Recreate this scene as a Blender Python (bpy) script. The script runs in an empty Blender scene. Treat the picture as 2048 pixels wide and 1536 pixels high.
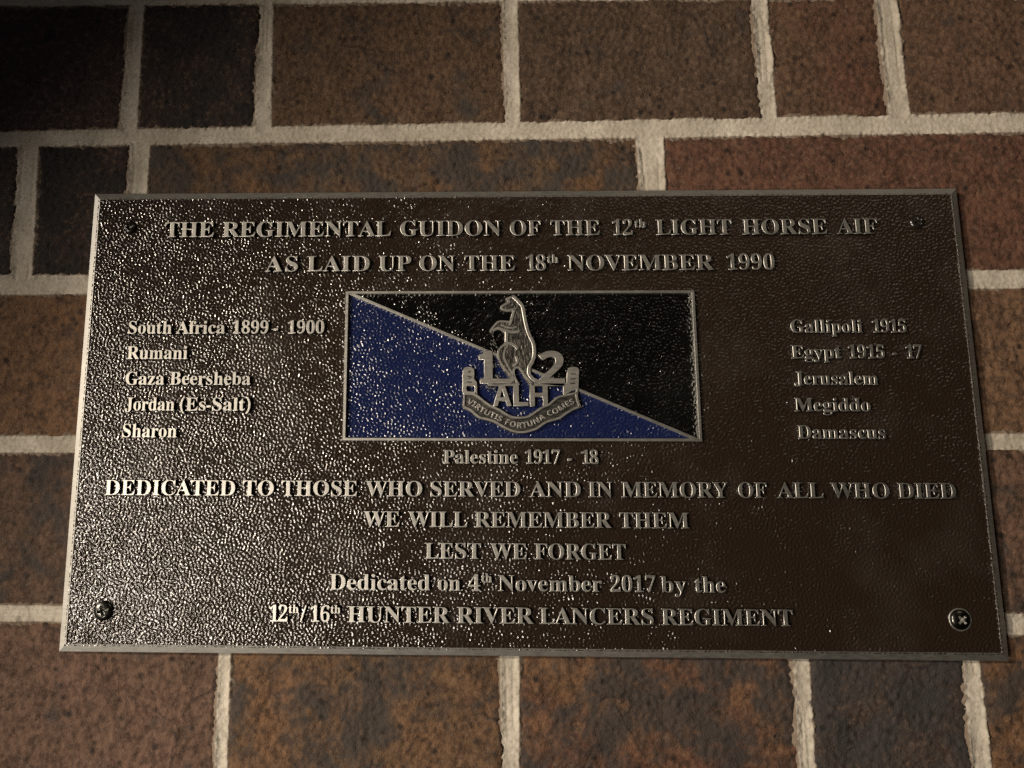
import bpy, math, random
import numpy as np
from mathutils import Matrix, Vector

random.seed(7)
scene = bpy.context.scene
col = scene.collection
MM = 0.001

# ------------------------------------------------------------------ camera
# world: X to the right along the wall, Z up, the wall faces -Y; origin = centre of the plaque's rim plane
cam_data = bpy.data.cameras.new('camera')
cam = bpy.data.objects.new('camera', cam_data)
col.objects.link(cam)
R_ = [[0.9996293, -0.000125, 0.0272248], [0.0268456, -0.1618551, -0.9864493], [0.0045298, 0.9868145, -0.1617918]]
L_ = [-0.033894, -0.358209, -0.041582]
cam.matrix_world = Matrix([R_[0] + [L_[0]], R_[1] + [L_[1]], R_[2] + [L_[2]], [0, 0, 0, 1]])
cam_data.sensor_width = 36.0
cam_data.lens = 27.0703
cam_data.shift_x, cam_data.shift_y = (0.081371, -0.007805)
cam_data.clip_start = 0.01
cam_data.clip_end = 50.0
scene.camera = cam

# ------------------------------------------------------------------ world and lamps (a dim evening scene under lamps)
world = bpy.data.worlds.new('World')
scene.world = world
world.use_nodes = True
bg = world.node_tree.nodes['Background']
bg.inputs[0].default_value = (1.0, 0.86, 0.66, 1)
bg.inputs[1].default_value = 0.009


def aim(o, target):
    d = Vector(target) - o.location
    o.rotation_euler = d.to_track_quat('-Z', 'Y').to_euler()


def area_lamp(name, loc, target, power, size, colour, size_y=None):
    l = bpy.data.lights.new(name, 'AREA')
    l.energy = power; l.color = colour; l.size = size
    l.shape = 'RECTANGLE' if size_y else 'DISK'
    if size_y: l.size_y = size_y
    o = bpy.data.objects.new(name, l); col.objects.link(o)
    o.location = loc; aim(o, target)
    return o


def spot_lamp(name, loc, target, power, radius, angle, blend, colour):
    l = bpy.data.lights.new(name, 'SPOT')
    l.energy = power; l.color = colour; l.shadow_soft_size = radius
    l.spot_size = math.radians(angle); l.spot_blend = blend
    o = bpy.data.objects.new(name, l); col.objects.link(o)
    o.location = loc; aim(o, target)
    return o


#LIGHTS
spot_lamp('wall_lamp', (-1.90, -1.50, 0.50), (1.0, 0, -0.45), 200.0, 0.075, 30.6, 0.13, (1.0, 0.85, 0.67))
spot_lamp('path_lamp', (-0.66, -0.90, -0.36), (0.16, 0, -0.22), 33.0, 0.13, 47, 0.35, (1.0, 0.88, 0.74))
area_lamp('fill_lamp', (0.9, -1.3, 1.3), (0.05, 0, 0), 1.5, 0.8, (1.0, 0.84, 0.66))  # unseen fill, added to lift the right rim and even out the bricks
area_lamp('window_light', (-0.75, -0.35, 0.30), (-0.2, 0, 0.12), 0.10, 0.10, (0.50, 0.64, 1.0))
#ENDLIGHTS
scene.view_settings.view_transform = 'Standard'
scene.view_settings.look = 'None'
scene.view_settings.exposure = -0.1
scene.view_settings.gamma = 1.0
scene.cycles.use_denoising = False      # a denoiser wipes out the pin-point glints of the enamel
scene.cycles.use_adaptive_sampling = False

# ------------------------------------------------------------------ helpers
A3 = Matrix(((1, 0, 0, 0), (0, 0, -1, 0), (0, 1, 0, 0), (0, 0, 0, 1)))   # plate (u, v, w) -> world


def pt(u, v, w):
    """plate millimetres -> world metres"""
    return (u * MM, -w * MM, v * MM)


WM = {}


def place(o, mat=None, parent=None):
    """link o with the world matrix mat under parent"""
    mat = mat or Matrix.Identity(4)
    col.objects.link(o)
    if parent is not None:
        o.parent = parent
        o.matrix_parent_inverse = WM[parent.name].inverted()
    o.matrix_basis = mat
    WM[o.name] = mat
    return o


def empty(name, loc, parent=None, size=0.02):
    o = bpy.data.objects.new(name, None)
    o.empty_display_size = size
    return place(o, Matrix.Translation(Vector(loc)), parent)


def tag(o, label=None, cat=None, group=None, kind=None):
    if label: o['label'] = label
    if cat: o['category'] = cat
    if group: o['group'] = group
    if kind: o['kind'] = kind
    return o


def mesh_from(name, verts, faces, mat, smooth=False):
    me = bpy.data.meshes.new(name)
    me.from_pydata(verts, [], faces)
    if mat: me.materials.append(mat)
    if smooth: me.polygons.foreach_set('use_smooth', [True] * len(me.polygons))
    me.update()
    return me


def grid_mesh(name, P, mat, keep=None, smooth=True):
    """P: (ny, nx, 3) world positions, keep: (ny-1, nx-1) bool of the cells to build"""
    ny, nx, _ = P.shape
    idx = np.arange(ny * nx).reshape(ny, nx)
    q = np.stack([idx[:-1, :-1], idx[:-1, 1:], idx[1:, 1:], idx[1:, :-1]], -1)
    q = q[keep] if keep is not None else q.reshape(-1, 4)
    used, inv = np.unique(q, return_inverse=True)
    inv = inv.reshape(q.shape)
    V = P.reshape(-1, 3)[used]
    me = bpy.data.meshes.new(name)
    me.vertices.add(len(V)); me.vertices.foreach_set('co', V.astype(np.float32).ravel())
    n = len(q)
    me.loops.add(n * 4); me.loops.foreach_set('vertex_index', inv.astype(np.int32).ravel())
    me.polygons.add(n)
    me.polygons.foreach_set('loop_start', np.arange(0, n * 4, 4, dtype=np.int32))
    me.polygons.foreach_set('loop_total', np.full(n, 4, dtype=np.int32))
    me.polygons.foreach_set('use_smooth', np.full(n, smooth))
    me.materials.append(mat)
    me.update(calc_edges=True)
    me.validate()
    return me


def band_noise(ny, nx, cell, lo, hi, seed, slope=0.0):
    """noise field with wavelengths between lo and hi (mm) on a grid of cell mm, unit rms"""
    r = np.random.default_rng(seed)
    f = np.fft.rfft2(r.standard_normal((ny, nx)))
    fy = np.fft.fftfreq(ny, cell)[:, None]; fx = np.fft.rfftfreq(nx, cell)[None]
    k = np.sqrt(fx ** 2 + fy ** 2)
    k[0, 0] = 1e-9
    band = 1 / (1 + (k * lo) ** 8) * 1 / (1 + (1 / (k * hi)) ** 8)
    f *= band * k ** slope
    f[0, 0] = 0
    z = np.fft.irfft2(f, s=(ny, nx))
    return z / z.std()


# ------------------------------------------------------------------ materials
def new_mat(name):
    m = bpy.data.materials.new(name)
    m.use_nodes = True
    nt = m.node_tree
    return m, nt, nt.nodes['Principled BSDF']


def N(nt, typ, **kw):
    n = nt.nodes.new(typ)
    for k, v in kw.items():
        if k.startswith('i_'):
            n.inputs[k[2:].replace('_', ' ')].default_value = v
        else:
            setattr(n, k, v)
    return n


def ramp(nt, src, stops):
    r = nt.nodes.new('ShaderNodeValToRGB')
    el = r.color_ramp.elements
    while len(el) < len(stops): el.new(0.5)
    for e, (p, c) in zip(el, stops):
        e.position = p
        e.color = (c, c, c, 1) if isinstance(c, (int, float)) else (*c, 1)
    nt.links.new(src, r.inputs[0])
    return r.outputs[0]


def mixc(nt, fac, a, b, mode='MIX'):
    m = nt.nodes.new('ShaderNodeMix'); m.data_type = 'RGBA'; m.blend_type = mode
    for sock, v in ((m.inputs[0], fac), (m.inputs[6], a), (m.inputs[7], b)):
        if hasattr(v, 'links'): nt.links.new(v, sock)
        elif isinstance(v, (int, float)): sock.default_value = v
        else: sock.default_value = (*v, 1)
    return m.outputs[2]


def mul(nt, a, b, op='MULTIPLY'):
    m = nt.nodes.new('ShaderNodeMath'); m.operation = op
    for sock, v in ((m.inputs[0], a), (m.inputs[1], b)):
        if hasattr(v, 'links'): nt.links.new(v, sock)
        else: sock.default_value = v
    return m.outputs[0]


def noise(nt, vec, scale, detail=3.0, rough=0.55, dist=0.0):
    n = N(nt, 'ShaderNodeTexNoise', i_Scale=scale, i_Detail=detail, i_Roughness=rough, i_Distortion=dist)
    nt.links.new(vec, n.inputs['Vector'])
    return n.outputs['Fac']


def bump(nt, height, strength, dist, prev=None):
    b = N(nt, 'ShaderNodeBump', i_Strength=strength, i_Distance=dist)
    nt.links.new(height, b.inputs['Height'])
    if prev is not None: nt.links.new(prev, b.inputs['Normal'])
    return b.outputs[0]


def paint(name, colour, rough=0.2, dust=0.28):
    m, nt, b = new_mat(name)
    tc = N(nt, 'ShaderNodeTexCoord').outputs['Object']
    big = noise(nt, tc, 22.0, 4.0, 0.6)
    smear = ramp(nt, big, [(0.50, 0.0), (0.68, 1.0)])
    c = mixc(nt, mul(nt, smear, dust), colour, tuple(min(1, x * 1.5 + 0.022) for x in colour))
    nt.links.new(c, b.inputs['Base Color'])
    nt.links.new(mul(nt, mul(nt, smear, 0.06), rough, 'ADD'), b.inputs['Roughness'])
    b.inputs['Specular IOR Level'].default_value = 0.9
    return m


def metal(name, colour, rough=0.43, grain=0.14, dark=0.0, fur=False):
    m, nt, b = new_mat(name)
    tc = N(nt, 'ShaderNodeTexCoord').outputs['Object']
    geo = N(nt, 'ShaderNodeNewGeometry').outputs['Position']
    b.inputs['Metallic'].default_value = 1.0
    mp = N(nt, 'ShaderNodeMapping'); mp.inputs['Scale'].default_value = (260, 260, 1100) if not fur else (1300, 500, 420)
    nt.links.new(geo, mp.inputs[0])
    g = N(nt, 'ShaderNodeTexNoise', i_Scale=1.0, i_Detail=3.0)
    nt.links.new(mp.outputs[0], g.inputs['Vector'])
    gf = g.outputs['Fac']
    tarn = noise(nt, geo, 60.0, 4.0, 0.6)
    c = mixc(nt, ramp(nt, tarn, [(0.35, 0.0), (0.7, 1.0)]), colour, tuple(x * 0.82 for x in colour))
    if dark: c = mixc(nt, ramp(nt, gf, [(0.38, dark), (0.62, 0.0)]), c, (0.03, 0.03, 0.028))
    nt.links.new(c, b.inputs['Base Color'])
    r = mul(nt, mul(nt, gf, 0.18), rough - 0.09, 'ADD')
    nt.links.new(r, b.inputs['Roughness'])
    nt.links.new(bump(nt, gf, grain, 0.0002 if not fur else 0.0006), b.inputs['Normal'])
    return m


M_brown = paint('brown_enamel', (0.021, 0.0136, 0.0092), 0.195)
M_black = paint('black_enamel', (0.0022, 0.0024, 0.0022), 0.15, 0.1)
M_blue = paint('blue_enamel', (0.0075, 0.0135, 0.062), 0.2, 0.1)
M_side = paint('dark_side_enamel', (0.012, 0.009, 0.007), 0.25, 0.1)
M_metal = metal('brushed_aluminium', (0.78, 0.765, 0.71))
M_rim = metal('rim_aluminium', (0.62, 0.61, 0.57), 0.50, 0.15)
M_patina = metal('dark_patina_metal', (0.25, 0.24, 0.215), 0.42, 0.6, 0.7, fur=True)
M_recess = metal('antiqued_recess_metal', (0.19, 0.185, 0.17), 0.45, 0.5, 0.5)
M_screw = metal('blackened_screw_steel', (0.13, 0.13, 0.12), 0.26, 0.1)


def brick_mat():
    m, nt, b = new_mat('fired_clay_brick')
    oi = N(nt, 'ShaderNodeObjectInfo')
    geo = N(nt, 'ShaderNodeNewGeometry').outputs['Position']
    off = N(nt, 'ShaderNodeVectorMath', operation='SCALE'); off.inputs[0].default_value = (3.1, 1.7, 2.3)
    nt.links.new(oi.outputs['Random'], off.inputs['Scale'])
    ad = N(nt, 'ShaderNodeVectorMath', operation='ADD')
    nt.links.new(geo, ad.inputs[0]); nt.links.new(off.outputs[0], ad.inputs[1])
    v = ad.outputs[0]

    def at(n, out='Color'):
        a = N(nt, 'ShaderNodeAttribute', attribute_type='OBJECT', attribute_name=n)
        return a.outputs[out]
    base, warm, dark = at('tint'), at('tint_warm'), at('tint_dark')
    spots = at('burnt', 'Fac')
    c = mixc(nt, ramp(nt, noise(nt, v, 26, 5, 0.62), [(0.36, 0.0), (0.64, 1.0)]), base, warm)
    # fine mottling of the clay
    c = mixc(nt, mul(nt, ramp(nt, noise(nt, v, 260, 4, 0.7), [(0.42, 0.0), (0.62, 1.0)]), 0.75), c, (0.040, 0.022, 0.015))
    c = mixc(nt, mul(nt, ramp(nt, noise(nt, v, 380, 3, 0.7), [(0.52, 0.0), (0.70, 1.0)]), 0.55), c, (0.21, 0.13, 0.085))
    # blue-grey burnt blotches
    bl = noise(nt, v, 48, 6, 0.66, 0.3)
    th = mul(nt, spots, -0.30, 'MULTIPLY')
    e = mul(nt, bl, th, 'SUBTRACT')
    patch = ramp(nt, mul(nt, e, -0.60, 'ADD'), [(0.03, 0.0), (0.17, 1.0)])
    # blend the blotches towards each brick's dark tint
    c = mixc(nt, mul(nt, patch, 0.80), c, dark)
    # iron specks and pits
    vo = N(nt, 'ShaderNodeTexVoronoi', i_Scale=165.0, i_Randomness=1.0)
    nt.links.new(v, vo.inputs['Vector'])
    pn = noise(nt, v, 95, 3)
    pit = mul(nt, ramp(nt, vo.outputs['Distance'], [(0.12, 1.0), (0.34, 0.0)]), ramp(nt, pn, [(0.47, 0.0), (0.57, 1.0)]))
    c = mixc(nt, mul(nt, pit, 0.85), c, (0.012, 0.009, 0.008))
    # firing cracks
    dn = N(nt, 'ShaderNodeTexNoise', i_Scale=38.0, i_Detail=4.0)
    nt.links.new(v, dn.inputs['Vector'])
    dm = N(nt, 'ShaderNodeVectorMath', operation='MULTIPLY_ADD'); dm.inputs[1].default_value = (0.03, 0.03, 0.03)
    nt.links.new(dn.outputs['Color'], dm.inputs[0]); nt.links.new(v, dm.inputs[2])
    vc = N(nt, 'ShaderNodeTexVoronoi', feature='DISTANCE_TO_EDGE', i_Scale=15.0)
    nt.links.new(dm.outputs[0], vc.inputs['Vector'])
    crack = mul(nt, ramp(nt, vc.outputs['Distance'], [(0.004, 1.0), (0.016, 0.0)]), ramp(nt, noise(nt, v, 21, 3), [(0.54, 0.0), (0.60, 1.0)]))
    c = mixc(nt, mul(nt, crack, 0.5), c, (0.012, 0.008, 0.007))
    # pale lime bloom
    lime = ramp(nt, noise(nt, v, 75, 6, 0.75, 0.5), [(0.66, 0.0), (0.78, 0.55)])
    c = mixc(nt, lime, c, (0.30, 0.25, 0.20))
    nt.links.new(c, b.inputs['Base Color'])
    b.inputs['Roughness'].default_value = 0.78
    b.inputs['Specular IOR Level'].default_value = 0.35
    n1 = bump(nt, noise(nt, v, 330, 5, 0.75), 0.95, 0.0014)
    n2 = bump(nt, mul(nt, pit, crack, 'MAXIMUM'), -0.9, 0.0009, n1)
    nt.links.new(n2, b.inputs['Normal'])
    return m


M_brick = brick_mat()


def mortar_mat():
    m, nt, b = new_mat('lime_mortar')
    geo = N(nt, 'ShaderNodeNewGeometry').outputs['Position']
    c = mixc(nt, ramp(nt, noise(nt, geo, 40, 5, 0.6), [(0.3, 0.0), (0.7, 1.0)]), (0.40, 0.365, 0.30), (0.64, 0.59, 0.505))
    c = mixc(nt, mul(nt, ramp(nt, noise(nt, geo, 420, 3, 0.7), [(0.45, 0.0), (0.72, 1.0)]), 0.5), c, (0.25, 0.20, 0.15))
    att = N(nt, 'ShaderNodeAttribute', attribute_name='smear')
    # thin smears over the brick arris are stained with clay
    c = mixc(nt, mul(nt, ramp(nt, mul(nt, att.outputs['Fac'], mul(nt, noise(nt, geo, 300, 4, 0.7), 0.6), 'ADD'), [(0.45, 0.0), (0.95, 1.0)]), 0.8), c, (0.13, 0.085, 0.055))
    nt.links.new(c, b.inputs['Base Color'])
    b.inputs['Roughness'].default_value = 0.85
    b.inputs['Specular IOR Level'].default_value = 0.25
    n1 = bump(nt, noise(nt, geo, 520, 4, 0.7), 0.5, 0.0007)
    nt.links.new(n1, b.inputs['Normal'])
    return m


M_mortar = mortar_mat()

# ------------------------------------------------------------------ the brick wall
WALL = -4.3          # w of the brick faces, mm (behind the plaque's rim plane)
wall = empty('brick_wall', pt(0, -566, WALL))
tag(wall, 'speckled brown brick wall with thick pale mortar joints behind the plaque', 'wall')

# course edges: (bottom a, slope, top a, slope) in mm: v = a + slope * u
courses = [
    (302.5, 0.0, 374, 0.0), (223.5, -0.002, 295, 0.0),
    (147.2, 0.0106, 214.4, -0.003), (68.8, 0.0019, 138.1, 0.0066),
    (-10.2, 0.0043, 59.5, 0.0036), (-89.5, 0.0002, -17.8, 0.0054),
    (-168.5, -0.003, -97.4, -0.0042), (-247, 0, -176.5, -0.003), (-326, 0, -255, 0)]
# vertical joints (left, right at the course bottom; left, right at its top)
gaps = [
    [(-440, -431), (-311, -303), (-66, -58), (56, 64), (180, 188), (425, 434)],
    [(-440, -431), (-262, -254), (-70, -62), (58, 67), (245, 253), (425, 434)],
    [(-440, -431), (-322, -313), (-202, -193.3, -201.2, -194), (-133.2, -124.5, -132.6, -126.1), (-5.8, 1.5, -6.6, 1.1), (121.4, 129.3, 120.8, 128.6), (184.6, 194.6, 183.2, 193.6), (313, 321), (425, 434)],
    [(-440, -431), (-251.2, -240.5, -253.6, -243), (-195.2, -185.2, -196.2, -186), (61, 72.2, 59.2, 72.6), (318, 326), (425, 434)],
    [(-440, -431), (-372, -364), (-129, -121), (-5, 3), (119, 127), (368, 376), (425, 434)],
    [(-440, -431), (-311, -303), (-66, -58), (176, 184), (300, 308), (425, 434)],
    [(-440, -431), (-259, -251), (-138, -132.6, -138.6, -133.3), (-10.4, -3.6, -11.4, -2.4), (118.5, 125, 118.8, 126.2), (191.8, 200.6, 193.4, 200.3), (320, 328), (425, 434)],
    [(-440, -431), (-311, -303), (-190, -182), (-66, -58), (56, 64), (180, 188), (300, 308), (425, 434)],
    [(-440, -431), (-259, -251), (-134, -126), (118, 126), (245, 253), (425, 434)]]
# colour of each brick in view: (course, index) -> base, warm, dark, share of burnt blotches
BR = (0.150, 0.092, 0.055); OR = (0.205, 0.115, 0.058); RD = (0.150, 0.072, 0.045); GY = (0.050, 0.048, 0.047)
PK = (0.185, 0.110, 0.078); BK = (0.018, 0.017, 0.017); PL = (0.055, 0.036, 0.036); DB = (0.085, 0.058, 0.042)
tints = {
    (2, 1): (PL, PL, BK, 0.25), (2, 2): (BK, PL, BK, 0.6), (2, 3): (BR, (0.135, 0.088, 0.05), GY, 0.32),  # corner shade put into the first tint; the second brick is burnt
    (2, 4): ((0.125, 0.085, 0.055), (0.11, 0.075, 0.05), GY, 0.18), (2, 5): (RD, BR, GY, 0.25), (2, 6): ((0.16, 0.092, 0.06), BR, GY, 0.15),
    (3, 0): (GY, PL, BK, 0.4), (3, 1): (BK, PL, BK, 0.7), (3, 2): ((0.165, 0.094, 0.045), (0.125, 0.085, 0.05), GY, 0.62),  # first two tints also carry the shade of the upper-left corner
    (3, 3): ((0.165, 0.080, 0.050), (0.15, 0.075, 0.048), GY, 0.14),
    (4, 1): (OR, (0.20, 0.12, 0.07), GY, 0.12), (4, 4): ((0.215, 0.13, 0.072), (0.20, 0.12, 0.07), GY, 0.1),
    (5, 0): (DB, (0.10, 0.07, 0.05), GY, 0.55), (5, 1): ((0.115, 0.078, 0.054), (0.14, 0.085, 0.055), GY, 0.5), (5, 3): (PK, BR, GY, 0.3), (5, 4): (PK, OR, GY, 0.45),
    (6, 0): (PK, BR, GY, 0.2), (6, 1): (PK, (0.155, 0.098, 0.065), GY, 0.22), (6, 2): (OR, (0.17, 0.105, 0.055), GY, 0.5),
    (6, 3): (OR, RD, GY, 0.72), (6, 4): ((0.075, 0.060, 0.052), (0.06, 0.052, 0.048), GY, 0.75), (6, 5): (OR, OR, GY, 0.5)}
pal = [BR, OR, RD, PK, DB]
# the bond carries on beyond the picture
for g_ in gaps:
    u_ = -431
    while u_ > -760:
        u_ -= 118 + 8 * ((len(g_) * 7) % 2); g_.insert(0, (u_ - 9, u_))
    u_ = 434
    while u_ < 760:
        g_.append((u_ + 118, u_ + 127)); u_ += 127
for q_ in range(3):
    courses.insert(0, (302.5 + 79 * (q_ + 1), 0.0, 374 + 79 * (q_ + 1), 0.0)); gaps.insert(0, list(gaps[1 if q_ % 2 == 0 else 1]))
    courses.append((-326 - 79 * (q_ + 1), 0.0, -255 - 79 * (q_ + 1), 0.0)); gaps.append(list(gaps[-2]))
tints = {(a_ + 3, b_ + sum(1 for x_ in gaps[a_ + 3] if x_[0] < -441)): v_ for (a_, b_), v_ in tints.items()}
rb = random.Random(3)
quads = []
for ci, (b0, bs, t0, ts) in enumerate(courses):
    g = [x if len(x) == 4 else (x[0], x[1], x[0], x[1]) for x in gaps[ci]]
    for k in range(len(g) - 1):
        ub0, ub1, ut0, ut1 = g[k][1], g[k + 1][0], g[k][3], g[k + 1][2]
        Q = [(ub0, b0 + bs * ub0), (ub1, b0 + bs * ub1), (ut1, t0 + ts * ut1), (ut0, t0 + ts * ut0)]
        quads.append((ci, k, Q))


def inside_dist(U, V, Q):
    """signed distance-like value, positive inside the convex quad Q (mm)"""
    d = np.full(U.shape, 1e9)
    for i in range(4):
        (x0, y0), (x1, y1) = Q[i], Q[(i + 1) % 4]
        l = math.hypot(x1 - x0, y1 - y0)
        d = np.minimum(d, ((x1 - x0) * (V - y0) - (y1 - y0) * (U - x0)) / l)
    return d


for ci, k, Q in quads:
    cu = sum(q[0] for q in Q) / 4; cv = sum(q[1] for q in Q) / 4
    u_lo, u_hi, v_lo, v_hi = min(q[0] for q in Q), max(q[0] for q in Q), min(q[1] for q in Q), max(q[1] for q in Q)
    inview = u_hi > -285 and u_lo < 275 and v_hi > -165 and v_lo < 222
    cell = 0.95 if inview else 2.6
    cell = 3.4 if (u_hi < -420 or u_lo > 420 or v_lo > 360 or v_hi < -300) else cell
    nx = max(8, int((u_hi - u_lo) / cell)); ny = max(6, int((v_hi - v_lo) / cell))
    # bilinear grid; the outermost ring folds back into the joint
    s = np.linspace(0, 1, nx)[None, :]; t = np.linspace(0, 1, ny)[:, None]
    Qa = np.array(Q, float)
    U = (1 - s) * (1 - t) * Qa[0, 0] + s * (1 - t) * Qa[1, 0] + s * t * Qa[2, 0] + (1 - s) * t * Qa[3, 0]
    V = (1 - s) * (1 - t) * Qa[0, 1] + s * (1 - t) * Qa[1, 1] + s * t * Qa[2, 1] + (1 - s) * t * Qa[3, 1]
    d = np.minimum(np.minimum(s * (u_hi - u_lo), (1 - s) * (u_hi - u_lo)), np.minimum(t * (v_hi - v_lo), (1 - t) * (v_hi - v_lo)))
    sd = 100 + ci * 37 + k
    w1 = band_noise(ny, nx, cell, 2.5, 9, sd)
    w2 = band_noise(ny, nx, cell, 18, 90, sd + 1)
    w3 = band_noise(ny, nx, cell, 2.0, 4.5, sd + 2)
    pits = np.clip(w3 - 1.9, 0, 1.2)
    d2 = d + 0.5 * band_noise(ny, nx, cell, 4, 14, sd + 5)
    edge = np.exp(-np.clip(d2, 0, None) / 1.1) * 1.2           # worn, rounded arris
    W = WALL + 0.19 * w1 + 0.32 * w2 - 0.95 * pits - edge + rb.uniform(-0.25, 0.25)
    P = np.stack([U * MM, -W * MM, V * MM], -1)
    # sides: one more ring, 12 mm deep
    Pe = np.empty((ny + 2, nx + 2, 3)); Pe[1:-1, 1:-1] = P
    Pe[0, 1:-1] = P[0]; Pe[-1, 1:-1] = P[-1]; Pe[1:-1, 0] = P[:, 0]; Pe[1:-1, -1] = P[:, -1]
    Pe[0, 0] = P[0, 0]; Pe[0, -1] = P[0, -1]; Pe[-1, 0] = P[-1, 0]; Pe[-1, -1] = P[-1, -1]
    for sl in ((0, slice(None)), (-1, slice(None)), (slice(None), 0), (slice(None), -1)):
        Pe[sl][..., 1] = -(WALL - 14) * MM
    me = grid_mesh('brick', Pe, M_brick)
    o = place(bpy.data.objects.new('brick', me), None, wall)
    T = tints.get((ci, k))
    if T is None:
        a, b_ = rb.sample(pal, 2); T = (a, b_, GY, rb.uniform(0.1, 0.6))
    dk = (0.88, 0.84, 0.84)                # overall clay tone
    o['tint'], o['tint_warm'] = [float(x * q) for x, q in zip(T[0], dk)], [float(x * q) for x, q in zip(T[1], dk)]
    o['tint_dark'] = [float(x) * 0.8 for x in T[2]]
    o['burnt'] = float(T[3])

# mortar bed: a relief that fills the joints and laps raggedly over the brick edges
cell = 0.62
u0, u1, v0, v1 = -290, 280, -172, 228
us = np.arange(u0, u1, cell); vs = np.arange(v0, v1, cell)
U, V = np.meshgrid(us, vs)


def mortar_relief(U, V, cell, seed):
    ny, nx = U.shape
    d = np.full(U.shape, -1e9)
    for ci, k, Q in quads:
        lo_u, hi_u = min(q[0] for q in Q) - 14, max(q[0] for q in Q) + 14
        lo_v, hi_v = min(q[1] for q in Q) - 14, max(q[1] for q in Q) + 14
        a0, a1 = np.searchsorted(U[0], [lo_u, hi_u]); b0, b1 = np.searchsorted(V[:, 0], [lo_v, hi_v])
        if a1 <= a0 or b1 <= b0: continue
        sl = (slice(b0, b1), slice(a0, a1))
        d[sl] = np.maximum(d[sl], inside_dist(U[sl], V[sl], Q))
    rag = 0.65 * band_noise(ny, nx, cell, 2.2, 16, seed, -0.7) + 0.75 * band_noise(ny, nx, cell, 20, 90, seed + 1)
    rough = band_noise(ny, nx, cell, 1.3, 5, seed + 2)
    x = np.clip(-d, 0, 6)                        # 0 at the brick edge, grows into the joint
    prof = -0.05 - 0.75 * (1 - np.exp(-x / 1.6))  # lightly struck below the face
    lap = np.clip(d, 0, None)
    W = WALL + prof + 0.07 * rough * (1 + np.exp(-x)) - 0.62 * lap + 0.42 * rag * np.exp(-x / 1.5) + 0.1 * band_noise(ny, nx, cell, 12, 60, seed + 3)
    # a trowel line along one side of the joint
    W = W - 0.45 * np.exp(-((x - 2.5 - 0.25 * band_noise(ny, nx, cell, 25, 90, seed + 4)) / 0.35) ** 2) * (band_noise(ny, nx, cell, 40, 140, seed + 6) > 0.55)
    return d, W


d, W = mortar_relief(U, V, cell, 900)
P = np.stack([U * MM, -W * MM, V * MM], -1)
hid = (np.abs(U) < 203) & (np.abs(V) < 101)
ok = (d < 5.0) & ~hid
keep = ok[:-1, :-1] | ok[1:, 1:] | ok[:-1, 1:] | ok[1:, :-1]
me = grid_mesh('mortar', P, M_mortar, keep)
# smear: 1 where the mortar laps over brick
dd = np.clip((d + 0.6) / 1.6, 0, 1)
idx = np.arange(U.size).reshape(U.shape)
q = np.stack([idx[:-1, :-1], idx[:-1, 1:], idx[1:, 1:], idx[1:, :-1]], -1)[keep]
used = np.unique(q)
at = me.attributes.new('smear', 'FLOAT', 'POINT')
if len(me.vertices) == len(used): at.data.foreach_set('value', dd.ravel()[used].astype(np.float32))
tag(place(bpy.data.objects.new('mortar', me), None, wall), kind='stuff')
# the same bed, coarser, beyond the picture
cell = 2.4
us = np.arange(-770, 770, cell); vs = np.arange(-566, 612, cell)
U, V = np.meshgrid(us, vs)
d, W = mortar_relief(U, V, cell, 950)
P = np.stack([U * MM, -(W - 0.0) * MM, V * MM], -1)
inn = (U > u0 + 1) & (U < u1 - 2) & (V > v0 + 1) & (V < v1 - 2)
P[..., 1] += np.where(inn, 0.004, 0)
cell_in = inn[:-1, :-1] & inn[1:, 1:]
okk = (d < 8.0)
keep = (okk[:-1, :-1] | okk[1:, 1:]) & ~cell_in
me = grid_mesh('mortar', P, M_mortar, keep)
tag(place(bpy.data.objects.new('mortar', me), None, wall), kind='stuff')

# ------------------------------------------------------------------ the plaque
PW, PHh = 210.0, 108.76
plaque = empty('memorial_plaque', pt(0, -PHh, -4))
tag(plaque, 'dark brown cast metal memorial plaque with raised silver lettering, screwed to the brick wall', 'plaque')


def rect_rings(rings, name, mat, close_back=True):
    """rings: list of (half_u, half_v, w, dv) joined outward to inward"""
    v, f = [], []
    for hu, hv, w in rings:
        for a, b in ((-1, -1), (1, -1), (1, 1), (-1, 1)): v.append(pt(a * hu, b * hv, w))
    for i in range(len(rings) - 1):
        for j in range(4):
            a, b = i * 4 + j, i * 4 + (j + 1) % 4
            f.append((a, b, b + 4, a + 4))
    f.append((3, 2, 1, 0))
    n = (len(rings) - 1) * 4
    f.append((n, n + 1, n + 2, n + 3))
    return mesh_from(name, v, f, mat)


me = rect_rings([(PW - 0.3, PHh - 0.3, -4.1), (PW, PHh, -3.8), (PW, PHh, 0.0), (PW - 0.15, PHh - 0.15, 0.12),
                 (206.45, 105.2, 1.5), (206.4, 105.15, 0.5)], 'base_plate', M_rim)
base = place(bpy.data.objects.new('base_plate', me), None, plaque)

# guidon geometry (mm)
GX0, GX1, GY0, GY1 = -83.5, 81.6, -13.6, 57.8
FR = 1.35                                          # frame bar width
cell = 0.34
us = np.arange(-207.3, 207.35, cell); vs = np.arange(-106.0, 106.05, cell)
U, V = np.meshgrid(us, vs)
ny, nx = U.shape
r1 = band_noise(ny, nx, cell, 1.3, 2.5, 41)
r2 = band_noise(ny, nx, cell, 5, 14, 42)
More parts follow.
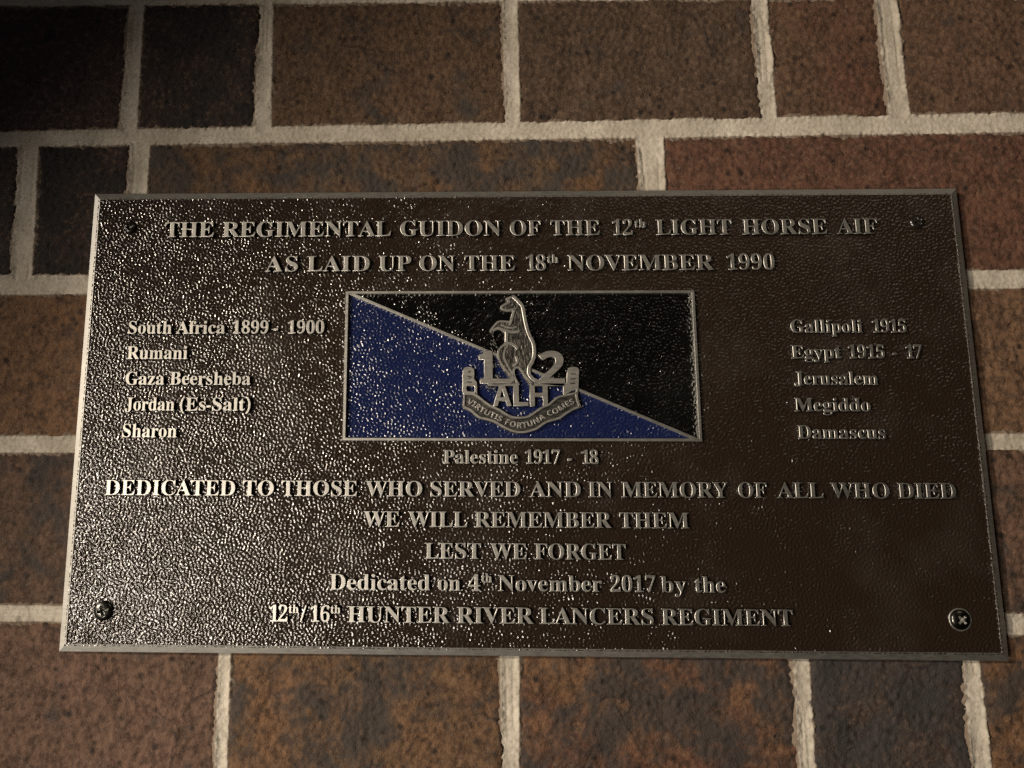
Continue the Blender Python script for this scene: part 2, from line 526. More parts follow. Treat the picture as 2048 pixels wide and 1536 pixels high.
# pebbled casting skin: rounded grains with narrow valleys
peb = np.tanh(r1 * 0.95) * 0.82 + 0.1 * r1 + 0.036 * np.clip(r1, -2.6, 2.6) ** 3
mod = 1.0 + 0.10 * band_noise(ny, nx, cell, 25, 90, 43)
PANEL = 1.24
W = PANEL + 0.150 * peb * mod + 0.012 * r2
P = np.stack([U * MM, -W * MM, V * MM], -1)
Uc = (U[:-1, :-1] + U[1:, 1:]) / 2; Vc = (V[:-1, :-1] + V[1:, 1:]) / 2
ing = (Uc > GX0 + FR / 2) & (Uc < GX1 - FR / 2) & (Vc > GY0 + FR / 2) & (Vc < GY1 - FR / 2)
diag = GY1 + (Uc - GX0) * (GY0 - GY1) / (GX1 - GX0)
me = grid_mesh('background_panel', P, M_brown, ~ing)
place(bpy.data.objects.new('background_panel', me), None, plaque)


def curve_mesh(name, polys, extrude, bevel, mat, bres=1, offset=0.0):
    cu = bpy.data.curves.new(name, 'CURVE')
    cu.dimensions = '2D'; cu.fill_mode = 'BOTH'
    cu.offset = offset
    cu.extrude = extrude; cu.bevel_depth = bevel; cu.bevel_resolution = bres
    for pts in polys:
        sp = cu.splines.new('POLY')
        sp.points.add(len(pts) - 1)
        sp.points.foreach_set('co', [c for p in pts for c in (p[0], p[1], 0, 1)])
        sp.use_cyclic_u = True
    o = bpy.data.objects.new(name, cu)
    col.objects.link(o)
    dg = bpy.context.evaluated_depsgraph_get()
    me = bpy.data.meshes.new_from_object(o.evaluated_get(dg))
    bpy.data.objects.remove(o); bpy.data.curves.remove(cu)
    me.name = name
    me.materials.clear(); me.materials.append(mat)
    if mat is M_metal:                             # only the faced top is bare metal, the sides keep the enamel
        me.materials.append(M_side)
        nz = np.empty(len(me.polygons) * 3); me.polygons.foreach_get('normal', nz)
        me.polygons.foreach_set('material_index', (np.abs(nz[2::3]) < 0.45).astype(np.int32))
    return me


def smooth_line(pts, n=4):
    P = [Vector((a, b)) for a, b in pts]
    if len(P) < 3: return P
    out = []
    for i in range(len(P) - 1):
        p0, p1, p2, p3 = P[max(i - 1, 0)], P[i], P[i + 1], P[min(i + 2, len(P) - 1)]
        for j in range(n):
            t = j / n
            out.append(0.5 * ((2 * p1) + (p2 - p0) * t + (2 * p0 - 5 * p1 + 4 * p2 - p3) * t * t + (3 * p1 - p0 - 3 * p2 + p3) * t ** 3))
    out.append(P[-1])
    return out


def ribbon(V_, F_, pts, width, w0, w1, n=4):
    """raised rounded band along a path"""
    P = smooth_line(pts, n)
    prof = [(-0.54, w0), (-0.50, w1 - 0.06), (-0.43, w1), (0.43, w1), (0.50, w1 - 0.06), (0.54, w0)]
    s = len(V_)
    for i, p in enumerate(P):
        t = (P[min(i + 1, len(P) - 1)] - P[max(i - 1, 0)])
        t = t.normalized() if t.length else Vector((1, 0))
        nn = Vector((-t.y, t.x))
        for a, w in prof:
            q = p + nn * a * width
            V_.append(pt(q.x, q.y, w))
    m = len(prof)
    for i in range(len(P) - 1):
        for j in range(m - 1):
            a = s + i * m + j
            F_.append((a, a + m, a + m + 1, a + 1))
    F_.append(tuple(s + j for j in range(m)))
    F_.append(tuple(s + (len(P) - 1) * m + j for j in reversed(range(m))))


